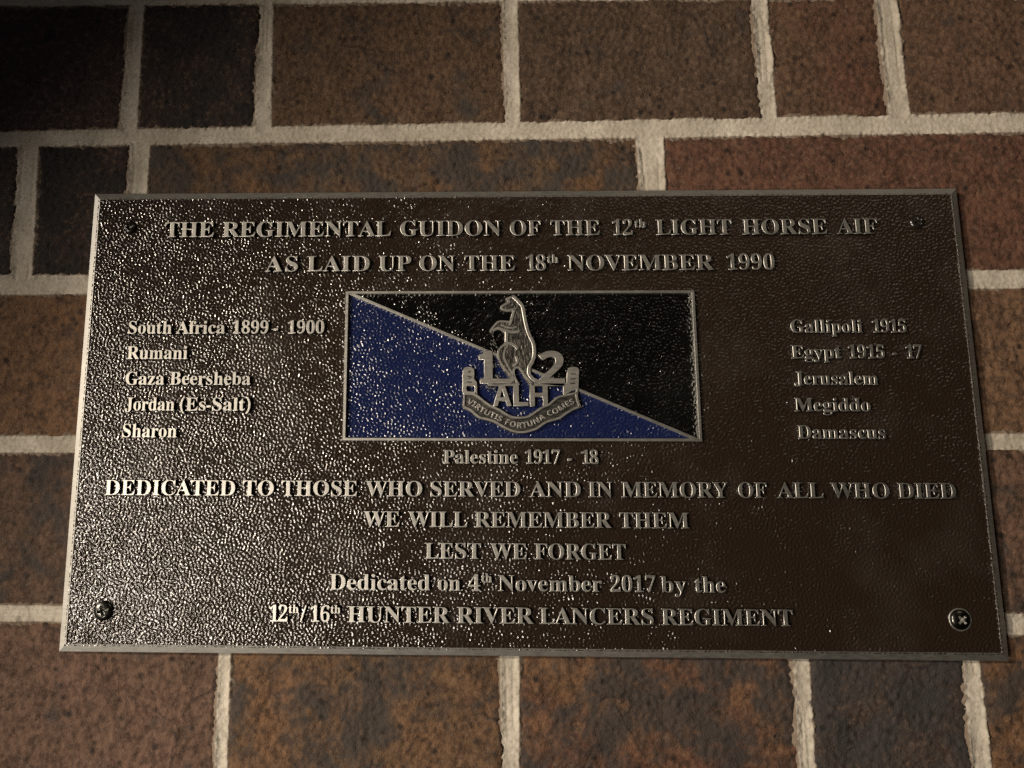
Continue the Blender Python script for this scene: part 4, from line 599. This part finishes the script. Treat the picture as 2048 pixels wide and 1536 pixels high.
SANS = {"V":[437,[[163,0,0,480,103,480,193,194,200,167,211,125,218,89,225,125,236,167,243,194,334,480,437,480,273,0]]],"I":[261,[[21,0,21,58,80,85,80,395,21,422,21,480,240,480,240,422,181,395,181,85,240,58,240,0]]],"R":[443,[[60,0,60,480,200,480,260,476,308,464,345,444,371,416,386,380,392,336,390,315,386,296,379,278,370,263,359,249,346,237,302,209,443,0,330,0,216,184,162,184,162,0],[162,267,195,267,225,268,249,274,267,283,279,296,286,313,289,333,286,354,278,370,266,382,247,390,223,395,193,396,162,396]]],"T":[389,[[144,0,144,395,13,395,13,480,375,480,375,395,245,395,245,0]]],"U":[508,[[252,-7,193,-1,145,15,107,42,79,78,63,121,57,171,57,480,158,480,158,186,161,151,169,123,183,103,201,89,225,81,255,79,285,81,309,90,327,105,339,126,347,153,349,187,349,480,451,480,451,169,448,137,441,107,429,80,412,55,390,34,363,16,331,4,294,-4]]],"S":[370,[[167,-7,118,-4,73,6,31,22,31,117,102,90,126,83,150,79,175,77,197,79,215,84,228,92,237,102,242,114,244,128,241,145,232,160,217,172,150,207,114,225,77,253,66,265,56,279,48,293,41,310,38,329,36,350,41,390,56,423,80,450,113,470,152,482,199,486,223,485,247,482,270,478,341,453,308,373,249,394,195,402,178,400,163,396,151,388,143,378,137,367,136,353,138,337,146,324,158,313,226,277,289,241,305,227,318,212,329,196,337,178,342,157,343,133,338,93,323,59,297,31,262,10,219,-2]]],"F":[369,[[60,0,60,480,335,480,335,396,161,396,161,273,323,273,323,189,161,189,161,0]]],"O":[535,[[267,-7,218,-3,176,7,139,24,108,48,83,76,63,111,50,150,42,193,39,241,42,289,50,332,63,371,83,405,108,433,139,456,176,473,219,484,268,487,317,484,360,473,396,456,427,433,452,405,471,370,485,331,493,288,496,240,493,193,485,150,471,110,452,76,427,47,396,24,360,7,317,-3],[267,79,307,83,338,98,361,122,376,154,386,194,389,240,386,287,376,327,361,359,338,383,307,398,268,402,229,398,198,383,175,359,159,327,149,287,146,240,149,194,159,154,175,122,198,98,229,83]]],"N":[546,[[60,0,60,480,189,480,397,120,399,120,396,187,394,253,394,480,486,480,486,0,357,0,148,363,145,363,149,294,151,226,151,0]]],"A":[463,[[0,0,169,482,293,482,463,0,354,0,319,114,144,114,109,0],[170,199,295,199,259,311,251,340,240,375,232,407,223,374,212,336,204,311]]],"C":[428,[[255,-7,208,-3,168,7,133,24,103,47,80,76,62,110,49,149,41,192,39,239,42,286,51,328,65,367,85,402,111,431,141,455,177,472,218,483,264,486,335,477,404,453,371,370,317,392,299,397,282,401,264,402,228,397,198,382,175,358,157,325,147,285,144,238,147,191,156,152,172,120,195,97,226,83,264,78,323,85,386,103,386,18,324,-1]]],"M":[633,[[60,0,60,480,199,480,312,113,314,113,435,480,573,480,573,0,478,0,478,227,479,279,481,335,483,375,480,375,357,0,263,0,148,376,145,376,148,336,150,278,151,223,151,0]]],"E":[376,[[60,0,60,480,336,480,336,396,162,396,162,291,324,291,324,208,162,208,162,84,336,84,336,0]]],"L":[379,[[60,0,60,480,162,480,162,84,357,84,357,0]]],"H":[514,[[60,0,60,480,162,480,162,291,352,291,352,480,453,480,453,0,352,0,352,207,162,207,162,0]]],"1":[384,[[176,0,176,277,177,323,179,373,164,358,144,340,89,296,40,357,194,480,277,480,277,0]]],"2":[384,[[27,0,27,71,147,192,206,254,238,300,243,314,247,329,248,345,246,362,241,376,232,388,220,395,206,400,189,402,171,400,153,396,136,389,81,353,26,418,70,451,123,476,145,482,170,485,197,486,227,484,254,479,278,469,299,456,316,441,330,423,340,402,347,380,349,357,347,331,342,307,333,284,321,263,305,241,287,220,215,148,153,90,153,85,362,85,362,0]]]}
SERIF['-'] = [160, [[10, 112, 152, 112, 152, 182, 10, 182]]]
SERIF['/'] = [200, [[0, -10, 42, -10, 190, 470, 148, 470]]]
TOP = 3.0            # w of the letter tops
SINK = 0.75          # w of their buried feet
gcache = {}


def glyph(c, size, table=SERIF, nm='letter', bevel=0.17, grow=1.0):
    key = (c, size, nm, bevel)
    if key not in gcache:
        polys = [[(x[i] * size * 1e-6, x[i + 1] * size * 1e-6) for i in range(0, len(x), 2)] for x in table[c][1]]
        gcache[key] = curve_mesh(nm, polys, (TOP - SINK) / 2 * MM - bevel * MM, bevel * MM, M_metal, 1, (-0.08 if size > 14 else -0.03) * MM if size > 10 else 0.0)
    return gcache[key]


def set_letter(c, u, v, size, k, parent, ang=0.0, table=SERIF, nm='letter', top=TOP, bevel=0.17, ky=1.0, mat=None):
    me = glyph(c, size, table, nm, bevel)
    mid = top - (TOP - SINK) / 2
    mat_ = Matrix.Translation(Vector(pt(u, v, mid))) @ A3 @ Matrix.Rotation(ang, 4, 'Z') @ Matrix.Diagonal((k, ky, 1, 1))
    return place(bpy.data.objects.new(nm, me), mat_, parent)


def ext_(c, table=SERIF):
    xs = [x for s_ in table[c][1] for x in s_[0::2]]
    return min(xs), max(xs)


LINES = [["c",85.24,[["THE",0,-172.54,85.39,15.3,1.12,0.32,24.03],["REGIMENTAL",0,-144.36,85.37,15.3,1.12,0.513,82.17],["GUIDON",0,-57.72,85.06,15.3,1.12,0.35,48.6],["OF",0,-4.8,84.92,15.3,1.08,0.0,14.72],["THE",0,14.7,84.95,15.3,1.12,0.048,23.49],["12",0,44.26,85.05,15.3,0.898,0.0,9.51],["th",1,54.86,88.88,7.6,1.12,0.37,5.23],["LIGHT",0,64.94,85.44,15.3,1.112,0.0,35.95],["HORSE",0,105.85,85.48,15.3,1.12,0.021,39.94],["AIF",0,150.26,85.5,15.3,1.12,0.092,19.05]]],["c",67.75,[["AS",0,-122.56,68.06,15.3,1.12,1.797,15.59],["LAID",0,-102.38,67.86,15.3,1.12,1.022,30.09],["UP",0,-67.97,67.73,15.3,1.12,0.52,15.7],["ON",0,-48.31,67.66,15.3,1.12,0.346,17.09],["THE",0,-26.69,67.58,15.3,1.12,0.269,23.93],["18",0,2.7,67.47,15.3,0.88,-0.079,9.37],["th",1,12.74,71.26,7.6,1.12,0.481,5.34],["NOVEMBER",0,22.39,67.64,15.3,1.12,0.385,69.01],["1990",0,97.52,67.97,15.3,1.006,0.0,22.32]]],["m",37.2,[["South",0,-187.19,37.16,13.2,0.956,0.0,20.81],["Africa",0,-164.09,37.2,13.2,1.002,0.0,23.37],["1899",0,-137.12,37.21,13.2,0.898,0.0,17.09],["-",0,-117.29,37.19,13.2,1.0,0,1.85],["1900",0,-110.74,37.23,13.2,0.908,0.0,17.38]]],["m",24.92,[["Rumani",0,-187.07,24.92,13.2,0.957,0.0,28.95]]],["m",12.57,[["Gaza",0,-186.94,12.57,13.2,0.967,0.0,18.46],["Beersheba",0,-165.75,12.58,13.2,0.974,0.0,38.27]]],["m",0.34,[["Jordan",0,-186.33,0.3,13.2,0.88,-0.036,23.44],["(Es-Salt)",0,-160.18,0.39,13.2,1.045,0.0,33.11]]],["m",-12.2,[["Sharon",0,-186.64,-12.2,13.2,0.94,0.0,25.54]]],["m",37.29,[["Gallipoli",0,125.26,37.32,13.2,0.992,0.0,32.81],["1915",0,162.87,37.26,13.2,0.88,-0.425,15.42]]],["m",25.1,[["Egypt",0,124.63,25.12,13.2,1.05,0.0,22.84],["1915",0,150.88,25.1,13.2,0.88,-0.103,16.38],["-",0,170.9,25.09,13.2,1.0,0,1.85],["17",0,177.03,25.09,13.2,0.88,-0.874,7.26]]],["m",12.7,[["Jerusalem",0,125.11,12.7,13.2,0.971,-0.0,37.99]]],["m",0.42,[["Megiddo",0,124.46,0.42,13.2,1.034,-0.0,34.16]]],["m",-12.17,[["Damascus",0,124.91,-12.17,13.2,1.015,0.0,39.34]]],["m",-23.91,[["Palestine",0,-36.71,-24.01,13.2,0.983,0.0,34.09],["1917",0,0.79,-23.89,13.2,0.88,-0.302,15.94],["-",0,20.13,-23.83,13.2,1.0,0,1.85],["18",0,26.6,-23.93,13.2,0.88,-0.666,7.49]]],["c",-38.93,[["DEDICATED",0,-193.15,-39.19,15.3,1.012,-0.0,60.66],["TO",0,-128.87,-38.91,15.3,1.027,0.0,14.3],["THOSE",0,-111.0,-38.84,15.3,0.998,0.0,34.81],["WHO",0,-72.31,-38.78,15.3,1.029,-0.0,25.93],["SERVED",0,-42.5,-38.77,15.3,1.025,0.0,40.77],["AND",0,2.59,-38.73,15.3,1.07,0.0,23.05],["IN",0,29.01,-38.73,15.3,0.991,0.0,11.04],["MEMORY",0,44.1,-38.8,15.3,0.998,0.0,47.84],["OF",0,96.5,-38.83,15.3,0.932,0.0,12.71],["ALL",0,113.85,-39.09,15.3,1.039,0.0,20.65],["WHO",0,137.82,-39.16,15.3,1.027,0.0,25.88],["DIED",0,167.42,-39.3,15.3,1.015,0.0,25.65]]],["c",-52.62,[["WE",0,-72.97,-52.58,15.3,1.013,0.0,16.37],["WILL",0,-52.75,-52.58,15.3,1.012,0.0,26.94],["REMEMBER",0,-22.43,-52.68,15.3,1.012,-0.0,61.55],["THEM",0,42.7,-52.66,15.3,1.016,-0.0,31.0]]],["c",-66.58,[["LEST",0,-44.97,-66.56,15.3,0.999,0.0,25.27],["WE",0,-15.55,-66.53,15.3,1.011,0.0,16.33],["FORGET",0,4.36,-66.64,15.3,0.967,0.0,40.66]]],["d",-80.49,[["Dedicated",0,-87.75,-80.62,15.0,1.048,0.0,45.1],["on",0,-39.08,-80.37,15.0,0.985,-0.0,10.05],["4",0,-25.47,-80.31,15.0,0.965,0,5.31],["th",1,-19.65,-76.86,7.6,1.079,0.0,4.68],["November",0,-12.11,-80.49,15.0,1.051,0.0,46.1],["2017",0,37.75,-80.55,15.0,0.91,0.0,19.85],["by",0,60.0,-80.49,15.0,1.12,0.24,11.21],["the",0,74.93,-80.59,15.0,1.029,0.0,13.49]]],["c",-94.47,[["12",0,-114.51,-94.56,15.3,0.88,-1.126,8.19],["th",1,-105.88,-91.04,7.6,1.035,0.0,4.49],["/",0,-100.72,-94.44,15.3,1.0,0,2.91],["16",0,-96.13,-94.45,15.3,0.88,-0.684,8.73],["th",1,-87.04,-90.89,7.6,1.006,0.0,4.37],["HUNTER",0,-79.35,-94.48,15.3,1.048,0.0,45.52],["RIVER",0,-30.62,-94.38,15.3,1.072,0.0,33.93],["LANCERS",0,6.07,-94.49,15.3,1.061,0.0,50.06],["REGIMENT",0,59.6,-94.46,15.3,1.027,0.0,57.34]]]]
line_labels = [
    'raised capitals THE REGIMENTAL GUIDON OF THE 12th LIGHT HORSE AIF', 'raised capitals AS LAID UP ON THE 18th NOVEMBER 1990',
    'raised words South Africa 1899 - 1900', 'raised word Rumani', 'raised words Gaza Beersheba', 'raised words Jordan (Es-Salt)', 'raised word Sharon',
    'raised words Gallipoli 1915', 'raised words Egypt 1915 - 17', 'raised word Jerusalem', 'raised word Megiddo', 'raised word Damascus',
    'raised words Palestine 1917 - 18', 'raised capitals DEDICATED TO THOSE WHO SERVED AND IN MEMORY OF ALL WHO DIED',
    'raised capitals WE WILL REMEMBER THEM', 'raised capitals LEST WE FORGET', 'raised words Dedicated on 4th November 2017 by the',
    'raised capitals 12th/16th HUNTER RIVER LANCERS REGIMENT']
for li, (typ, vy, words) in enumerate(LINES):
    u_first = words[0][2]
    ins = empty('inscription', pt(u_first, vy, PANEL), plaque, 0.005)
    ins['label'] = line_labels[li]
    size0 = {'c': 16.5 if li < 2 else 15.1, 'm': 13.3, 'd': 15.1}[typ]
    for w, sup, ua, va, base_, k_, tr_, wid in words:
        size = size0
        if sup: size = max(7.8, min(9.0, wid / 0.001 / (SERIF['t'][0] - ext_('t')[0] + ext_('h')[1])))
        nat = (sum(SERIF[c][0] for c in w[:-1]) - ext_(w[0])[0] + ext_(w[-1])[1]) / 1000 * size
        k = max(0.86, min(1.1, wid / nat)) if len(w) > 1 else 1.0
        tr = (wid - nat * k) / (len(w) - 1) if len(w) > 1 else 0
        x = ua - ext_(w[0])[0] / 1000 * size * k
        if len(w) == 1: x += (wid - (ext_(w)[1] - ext_(w)[0]) / 1000 * size) / 2
        for c in w:
            set_letter(c, x, vy + (3.75 if sup else 0), size, k, ins, bevel=0.17 if not sup else 0.08)
            x += SERIF[c][0] / 1000 * size * k + tr

# ---- guidon flag panel
v, f = [], []
rr = [(0, 0.6), (0, 2.75), (0.15, 2.95), (FR - 0.12, 2.95), (FR, 2.8), (FR, 0.6)]
for ins_, w in rr:
    for a, b in ((GX0 + ins_, GY0 + ins_), (GX1 - ins_, GY0 + ins_), (GX1 - ins_, GY1 - ins_), (GX0 + ins_, GY1 - ins_)):
        v.append(pt(a, b, w))
for i in range(len(rr) - 1):
    for j in range(4):
        a, b = i * 4 + j, i * 4 + (j + 1) % 4
        f.append((a, b, b + 4, a + 4))
guidon = place(bpy.data.objects.new('guidon_flag', mesh_from('guidon_flag', v, f, M_metal)), None, plaque)
guidon['label'] = 'raised metal frame of the flag panel with its badge'
# the two enamel fields
P2 = P.copy(); P2[..., 1] += 0.00018
me = grid_mesh('blue_field', P2, M_blue, ing & (Vc <= diag))
place(bpy.data.objects.new('blue_field', me), None, guidon)
me = grid_mesh('black_field', P2, M_black, ing & (Vc > diag))
place(bpy.data.objects.new('black_field', me), None, guidon)
E = {"kang_body":[[-3.96,55.94],[-2.39,55.1],[-1.6,53.47],[-0.05,51.89],[1.35,49.92],[1.92,46.97],[2.43,43.55],[3.54,38.68],[4.67,35.76],[6.04,32.86],[6.82,28.99],[6.62,25.63],[5.49,22.75],[4.22,20.36],[4.0,17.97],[5.18,15.82],[7.59,14.4],[11.31,13.54],[19.24,12.88],[19.22,12.03],[3.8,12.02],[2.2,14.16],[0.37,17.01],[-1.23,19.78],[-2.87,20.5],[-4.2,19.64],[-4.22,17.49],[-3.18,15.11],[-1.57,12.73],[-2.52,12.06],[-15.88,12.06],[-15.86,13.44],[-13.04,14.39],[-5.52,15.34],[-6.44,16.54],[-9.22,20.36],[-10.83,23.71],[-11.59,27.56],[-11.0,29.97],[-9.09,31.66],[-7.9,32.63],[-7.64,34.81],[-7.94,37.38],[-9.3,38.65],[-11.25,38.89],[-13.25,38.22],[-13.26,36.66],[-14.96,37.97],[-14.71,39.09],[-12.79,41.14],[-11.82,42.84],[-9.92,43.38],[-5.65,42.83],[-5.15,44.54],[-4.07,47.48],[-4.77,47.97],[-6.78,47.48],[-8.96,48.22],[-9.76,49.45],[-9.37,50.53],[-7.68,51.66],[-6.96,52.4],[-7.42,54.07],[-6.45,54.76],[-5.02,54.76]],"strokes":[[[[-3.97,55.1],[-1.94,53.12],[0.4,50.41],[1.16,46.98],[1.76,43.06],[2.74,38.68],[3.96,35.28],[5.28,32.61],[5.78,28.99],[5.54,25.63],[4.46,22.99],[3.29,20.83],[3.15,17.97],[4.43,15.73],[7.12,14.25],[11.31,13.3],[19.24,12.64]],1.55],[[[-4.55,54.61],[-6.47,53.63],[-5.53,52.39],[-7.55,51.17],[-9.18,50.04],[-8.91,48.71],[-6.77,48.07],[-4.53,48.36],[-2.71,49.19]],1.1],[[[-3.19,48.7],[-3.89,46.5],[-4.69,43.56],[-5.67,40.88]],1.1],[[[-5.65,42.49],[-9.92,42.84],[-11.74,41.87],[-13.51,39.92],[-14.53,38.22]],0.9],[[[-13.53,38.46],[-10.91,39.43],[-7.6,38.3],[-4.05,37.62],[-0.97,38.1]],1.3],[[[-9.94,41.03],[-7.1,40.15],[-4.26,39.56],[-2.36,40.39]],0.8],[[[-7.04,37.72],[-7.19,32.87]],1.5],[[[-8.15,31.66],[-5.78,32.29],[-3.43,31.32],[-1.94,29.58]],1.3],[[[-8.15,31.56],[-10.06,29.97],[-11.03,27.56],[-10.4,23.95],[-8.05,20.12],[-5.59,17.11],[-4.49,15.34],[-6.47,14.72],[-13.04,14.53],[-19.15,14.39]],0.8],[[[-6.5,31.18],[-7.8,29.49],[-8.45,26.12],[-7.22,22.66],[-5.1,18.68],[-4.01,15.68],[-5.07,13.92],[-8.36,13.2],[-13.99,12.96]],0.75],[[[-1.62,12.49],[-2.95,14.73],[-3.9,17.39],[-3.87,19.64],[-2.53,20.84],[-0.99,20.21],[0.71,17.73],[3.37,14.16],[5.12,12.59]],0.9],[[[-2.79,26.11],[-2.22,23.47],[-4.27,21.31]],1.3],[[[-16.11,12.63],[-2.04,12.63]],1.2],[[[3.81,12.64],[19.47,12.64]],1.3]],"eye":[-4.21,50.82],"one":[[-17.87,28.05],[-16.92,28.77],[-14.8,28.77],[-13.86,27.56],[-13.97,15.34],[-5.52,15.34],[-5.55,13.2],[-19.62,13.2],[-19.61,15.34],[-17.63,15.34],[-17.66,24.58],[-20.12,24.58],[-20.1,26.7],[-18.59,27.08]],"two":[[7.79,12.73],[19.71,28.6]],"A":[[-13.61,2.69],[-5.28,12.35]],"L":[[-4.19,2.7],[2.5,12.35]],"Hh":[[3.41,2.57],[11.53,12.64]],"scroll":[[-27.15,8.92],[-23.87,8.82],[-21.06,7.97],[-18.27,5.7],[-15.01,3.25],[-10.36,1.14],[-7.12,-0.97],[-3.88,-2.14],[0.77,-2.13],[3.58,-0.96],[8.29,2.24],[12.05,3.99],[15.84,7.15],[19.6,8.24],[24.98,9.33],[26.87,1.89],[23.59,0.71],[20.3,-1.17],[17.0,-3.51],[10.93,-5.39],[6.23,-8.52],[0.65,-10.16],[-3.98,-9.94],[-8.6,-8.09],[-13.22,-5.29],[-17.4,-3.89],[-20.66,-3.2],[-24.38,0.04],[-28.02,2.06]],"scroll_rims":[[[[-26.69,8.35],[-23.87,8.21],[-21.44,7.5],[-18.5,5.23],[-15.11,2.78],[-10.55,0.62],[-7.22,-1.53],[-3.89,-2.7],[0.76,-2.69],[3.81,-1.52],[8.51,1.68],[12.27,3.43],[16.06,6.59],[19.81,7.63],[24.73,8.72]],0.95],[[[-27.36,2.39],[-24.0,0.6],[-20.19,-2.59],[-17.12,-3.33],[-12.84,-4.73],[-8.22,-7.43],[-3.74,-9.19],[0.43,-9.37],[5.88,-7.87],[10.62,-4.78],[16.64,-2.9],[20.08,-0.56],[23.38,1.32],[26.42,2.45]],1.0],[[[-27.06,8.68],[-27.36,2.3]],0.7],[[[24.84,9.43],[25.21,5.65],[26.42,2.27]],1.0]],"roll_l":[[-27.12,20.36],[-25.7,21.03],[-23.82,20.84],[-22.6,19.78],[-22.42,17.97],[-22.62,15.34],[-21.4,13.91],[-21.22,12.48],[-21.15,8.21],[-22.19,8.21],[-22.17,12.01],[-25.97,12.0],[-26.3,10.82],[-25.75,9.39],[-22.18,9.16],[-22.19,7.97],[-27.39,7.97],[-28.0,9.87],[-27.71,12.72],[-27.88,17.01]],"roll_r":[[21.39,20.35],[23.42,21.07],[25.61,20.73],[26.33,19.64],[26.08,15.59],[25.81,10.85],[25.56,8.48],[24.72,8.48],[24.87,10.37],[23.13,9.99],[20.54,8.57],[18.89,8.0],[18.99,12.03],[19.7,12.74],[20.57,13.69],[20.75,17.49]],"marks":[[[-25.48,18.92],[-24.06,19.02],[-24.77,18.21]],[[-25.48,16.53],[-23.74,16.29],[-24.78,15.34]],[[-25.73,13.91],[-23.61,13.67]],[[22.39,17.59],[24.73,17.73]],[[22.1,15.35],[24.67,15.45]],[[22.05,13.21],[24.38,13.21]]],"motto":[[-25.67,5.22],[-22.49,3.62],[-18.3,0.52],[-13.19,-1.92],[-8.56,-4.16],[-3.93,-6.02],[0.71,-6.11],[5.84,-4.46],[10.54,-1.51],[15.7,0.7],[19.94,3.29],[23.94,5.27]]}
v, f = [], []
ang = math.atan2(GY0 - GY1, GX1 - GX0)
for a, b in (((GX0 + 1.0, GY1 - 0.7), (-31, None)), ((0, None), (GX1 - 1.0, GY0 + 0.7))):
    fx = lambda u_: GY1 + (u_ - GX0) * (GY0 - GY1) / (GX1 - GX0)
    ribbon(v, f, [(a[0], a[1] if a[1] is not None else fx(a[0])), (b[0], b[1] if b[1] is not None else fx(b[0]))] if False else
           [(GX0 + 1.0, fx(GX0 + 1.0)), (GX1 - 1.0, fx(GX1 - 1.0))], 1.25, 0.7, 2.35)
    break
place(bpy.data.objects.new('diagonal_bar', mesh_from('diagonal_bar', v, f, M_metal)), None, guidon)


def flat_poly(name, pts, w0, w1, mat, bevel=0.2, extra=None, smooth_n=0, mats=None):
    pp = [(a.x, a.y) for a in smooth_line(list(pts) + [pts[0]], smooth_n)][:-1] if smooth_n else pts
    me = curve_mesh(name, [[(a * MM, b * MM) for a, b in pp]], (w1 - w0) / 2 * MM - bevel * MM, bevel * MM, mat)
    me.transform(Matrix.Translation(Vector(pt(0, 0, (w0 + w1) / 2))) @ A3)
    return me


def join_mesh(me, v, f, mat):
    """append faces v, f with the material mat to mesh me"""
    import bmesh
    bm = bmesh.new(); bm.from_mesh(me)
    me.materials.append(mat)
    mi = len(me.materials) - 1
    vv = [bm.verts.new(p) for p in v]
    for q in f:
        try:
            fc = bm.faces.new([vv[i] for i in q]); fc.material_index = mi
        except ValueError:
            pass
    bm.normal_update()
    bm.to_mesh(me); bm.free()
    return me


# kangaroo: dark hairy body with a bright raised outline, arms and legs
me = flat_poly('kangaroo', E['kang_body'], 0.6, 2.7, M_patina, 0.2)
v, f = [], []
for pts, wd in E['strokes']: ribbon(v, f, pts, wd, 2.2, 3.12)
rk = random.Random(5)
# tufts of hair on the back and the thigh
for i in range(150):
    t = rk.random()
    a = E['kang_body'][7]; zone = rk.random()
    cu_, cv_ = (rk.uniform(-19.2, -10.0), rk.uniform(9, 42))
    # keep inside the trunk between the belly line and the back line
    lo = -19.0 + 0.5 * abs(cv_ - 18) * 0.25; hi = -7.2 - max(0, cv_ - 22) * 0.30 - max(0, 14 - cv_) * 0.35
    if cv_ > 31: lo = -15.5
    if not (lo + 1.0 < cu_ < hi - 1.6): continue
    an = rk.uniform(1.9, 2.6); l = rk.uniform(0.6, 1.3)
    ribbon(v, f, [(cu_, cv_), (cu_ + l * math.cos(an), cv_ + l * math.sin(an))], rk.uniform(0.22, 0.36), 2.4, rk.uniform(2.68, 2.85), 1)
ex, ey = E['eye']
ribbon(v, f, [(ex - 0.35, ey - 0.1), (ex + 0.35, ey + 0.15)], 0.55, 2.4, 2.95, 1)
join_mesh(me, v, f, M_metal)
kg = place(bpy.data.objects.new('kangaroo', me), None, guidon)
me = flat_poly('numeral', E['one'], 0.6, 2.95, M_metal, 0.15)
place(bpy.data.objects.new('numeral', me), None, guidon)


def fit_glyph(c, box, nm):
    (a0, b0), (a1, b1) = box
    polys = SANS[c][1]
    xs = [x for s_ in polys for x in s_[0::2]]; ys = [y for s_ in polys for y in s_[1::2]]
    sx = (a1 - a0) / (max(xs) - min(xs)); sy = (b1 - b0) / (max(ys) - min(ys))
    pl = [[((s_[i] - min(xs)) * sx * MM, (s_[i + 1] - min(ys)) * sy * MM) for i in range(0, len(s_), 2)] for s_ in polys]
    me = curve_mesh(nm, pl, (2.95 - 0.7) / 2 * MM - 0.15 * MM, 0.15 * MM, M_metal)
    place(bpy.data.objects.new(nm, me), Matrix.Translation(Vector(pt(a0, b0, (2.95 + 0.7) / 2))) @ A3, guidon)


fit_glyph('2', E['two'], 'numeral')
fit_glyph('A', E['A'], 'letter'); fit_glyph('L', E['L'], 'letter'); fit_glyph('H', E['Hh'], 'letter')
# scroll
me = flat_poly('motto_scroll', E['scroll'], 0.6, 2.3, M_recess, 0.12)
v, f = [], []
for pts, wd in E['scroll_rims']: ribbon(v, f, pts, wd, 2.0, 3.05)
join_mesh(me, v, f, M_metal)
place(bpy.data.objects.new('motto_scroll', me), None, guidon)
for key in ('roll_l', 'roll_r'):
    me = flat_poly('scroll_end', E[key], 0.6, 2.9, M_metal, 0.15)
    v, f = [], []
    for mk in E['marks']:
        if (mk[0][0] < -20) == (key == 'roll_l'): ribbon(v, f, mk, 0.55, 2.86, 3.0, 1)
    join_mesh(me, v, f, M_recess)
    place(bpy.data.objects.new('scroll_end', me), None, guidon)
# motto letters along the scroll
mp = smooth_line(E['motto'], 8)
cum = [0]
for a, b in zip(mp, mp[1:]): cum.append(cum[-1] + (b - a).length)


def on_path(s_):
    s_ = max(0, min(cum[-1] - 1e-4, s_))
    i = max(j for j in range(len(cum)) if cum[j] <= s_)
    i = min(i, len(mp) - 2)
    t = (s_ - cum[i]) / max(1e-6, cum[i + 1] - cum[i])
    p = mp[i].lerp(mp[i + 1], t)
    j0, j1 = max(0, i - 4), min(len(mp) - 1, i + 5)
    tg = mp[j1] - mp[j0]
    return p, math.atan2(tg.y, tg.x)


motto = 'VIRTUTIS FORTUNA COMES'
MS = 5.4
wd = [(SANS[c][0] if c != ' ' else 260) / 1000 * MS for c in motto]
kk = (cum[-1] - 0.6) / sum(wd)
s_ = 0.3
for c, w_ in zip(motto, wd):
    if c != ' ':
        p, an = on_path(s_ + w_ * kk / 2)
        hgt = 0.455 * MS
        off = Vector((-w_ * kk / 2, -hgt / 2 ))
        ca, sa = math.cos(an), math.sin(an)
        o_ = Vector((off.x * ca - off.y * sa, off.x * sa + off.y * ca))
        set_letter(c, p.x + o_.x, p.y + o_.y, MS, kk, guidon, an, SANS, 'motto_letter', top=2.85, bevel=0.05)
    s_ += w_ * kk


# ---- screws: domed heads with a cross recess
def screw_mesh(rad, rot, name='screw', painted=False, recess_glint=False):
    nr, na = 22, 72
    V_, F_ = [], []
    for i in range(nr + 1):
        r = rad * (i / nr) ** 0.9
        for j in range(na):
            a = 2 * math.pi * j / na
            h = 1.75 * math.sqrt(max(0.0, 1 - (r / (rad * 1.06)) ** 2)) + 0.1
            x, y = r * math.cos(a - rot), r * math.sin(a - rot)
            arm = min(abs(x), abs(y)); ln = max(abs(x), abs(y))
            cut = 1 / (1 + math.exp((arm - 0.42) / 0.07)) * 1 / (1 + math.exp((ln - rad * 0.52) / 0.08))
            h -= cut * 1.5 * (1 - 0.45 * ln / (rad * 0.55))
            V_.append((r * math.cos(a) * MM, r * math.sin(a) * MM, h * MM))
    for i in range(nr):
        for j in range(na):
            a = i * na + j; b = i * na + (j + 1) % na
            F_.append((a, a + na, b + na, b))
    s = len(V_)
    for j in range(na):
        a = 2 * math.pi * j / na
        V_.append((rad * math.cos(a) * MM, rad * math.sin(a) * MM, -0.8 * MM))
    for j in range(na):
        a = nr * na + j; b = nr * na + (j + 1) % na
        F_.append((a, s + j, s + (j + 1) % na, b))
    me = mesh_from(name, V_, F_, M_side if painted else M_screw, True)
    if recess_glint:                                       # brighter metal painted into the recess as its reflected glint
        me.materials.append(M_rim)
        for p in me.polygons:
            x, y = p.center.x / MM, p.center.y / MM
            c, s_ = math.cos(rot), math.sin(rot)
            a, b = abs(x * c + y * s_), abs(-x * s_ + y * c)
            if min(a, b) < 0.5 and max(a, b) < rad * 0.5: p.material_index = 1
    return me


def ring_mesh(r0, r1, w0, w1, name, mat):
    n, m = 72, 8
    V_, F_ = [], []
    for i in range(n):
        a = 2 * math.pi * i / n
        for j in range(m):
            b = 2 * math.pi * j / m
            r = (r0 + r1) / 2 + (r1 - r0) / 2 * math.cos(b) + 0.05 * math.sin(3 * a) + 0.04 * math.sin(7 * a + 1)
            h = (w0 + w1) / 2 + (w1 - w0) / 2 * math.sin(b)
            V_.append((r * math.cos(a) * MM, r * math.sin(a) * MM, h * MM))
    for i in range(n):
        for j in range(m):
            a = i * m + j; b = i * m + (j + 1) % m; c = ((i + 1) % n) * m + (j + 1) % m; d_ = ((i + 1) % n) * m + j
            F_.append((a, d_, c, b))
    return mesh_from(name, V_, F_, mat, True)


for i, (su, sv, sr) in enumerate([[-190.65,90.58,3.6],[188.83,91.28,3.9],[-190.36,-90.64,4.6],[190.1,-91.34,5.0]]):
    mat_ = Matrix.Translation(Vector(pt(su, sv, PANEL + 0.05))) @ A3
    sc_ = place(bpy.data.objects.new('screw', screw_mesh(sr - (0.5, 0.5, 0.3, 0.9)[i], (0.25, 0.6, 0.22, 0.75)[i], 'screw', i < 2, i == 3)), mat_, plaque)
    if i == 3:
        rg = ring_mesh(sr - 0.75, sr + 0.0, -0.3, 0.28, 'countersink_ring', M_screw if i < 3 else M_rim)
        place(bpy.data.objects.new('countersink_ring', rg), mat_, sc_)
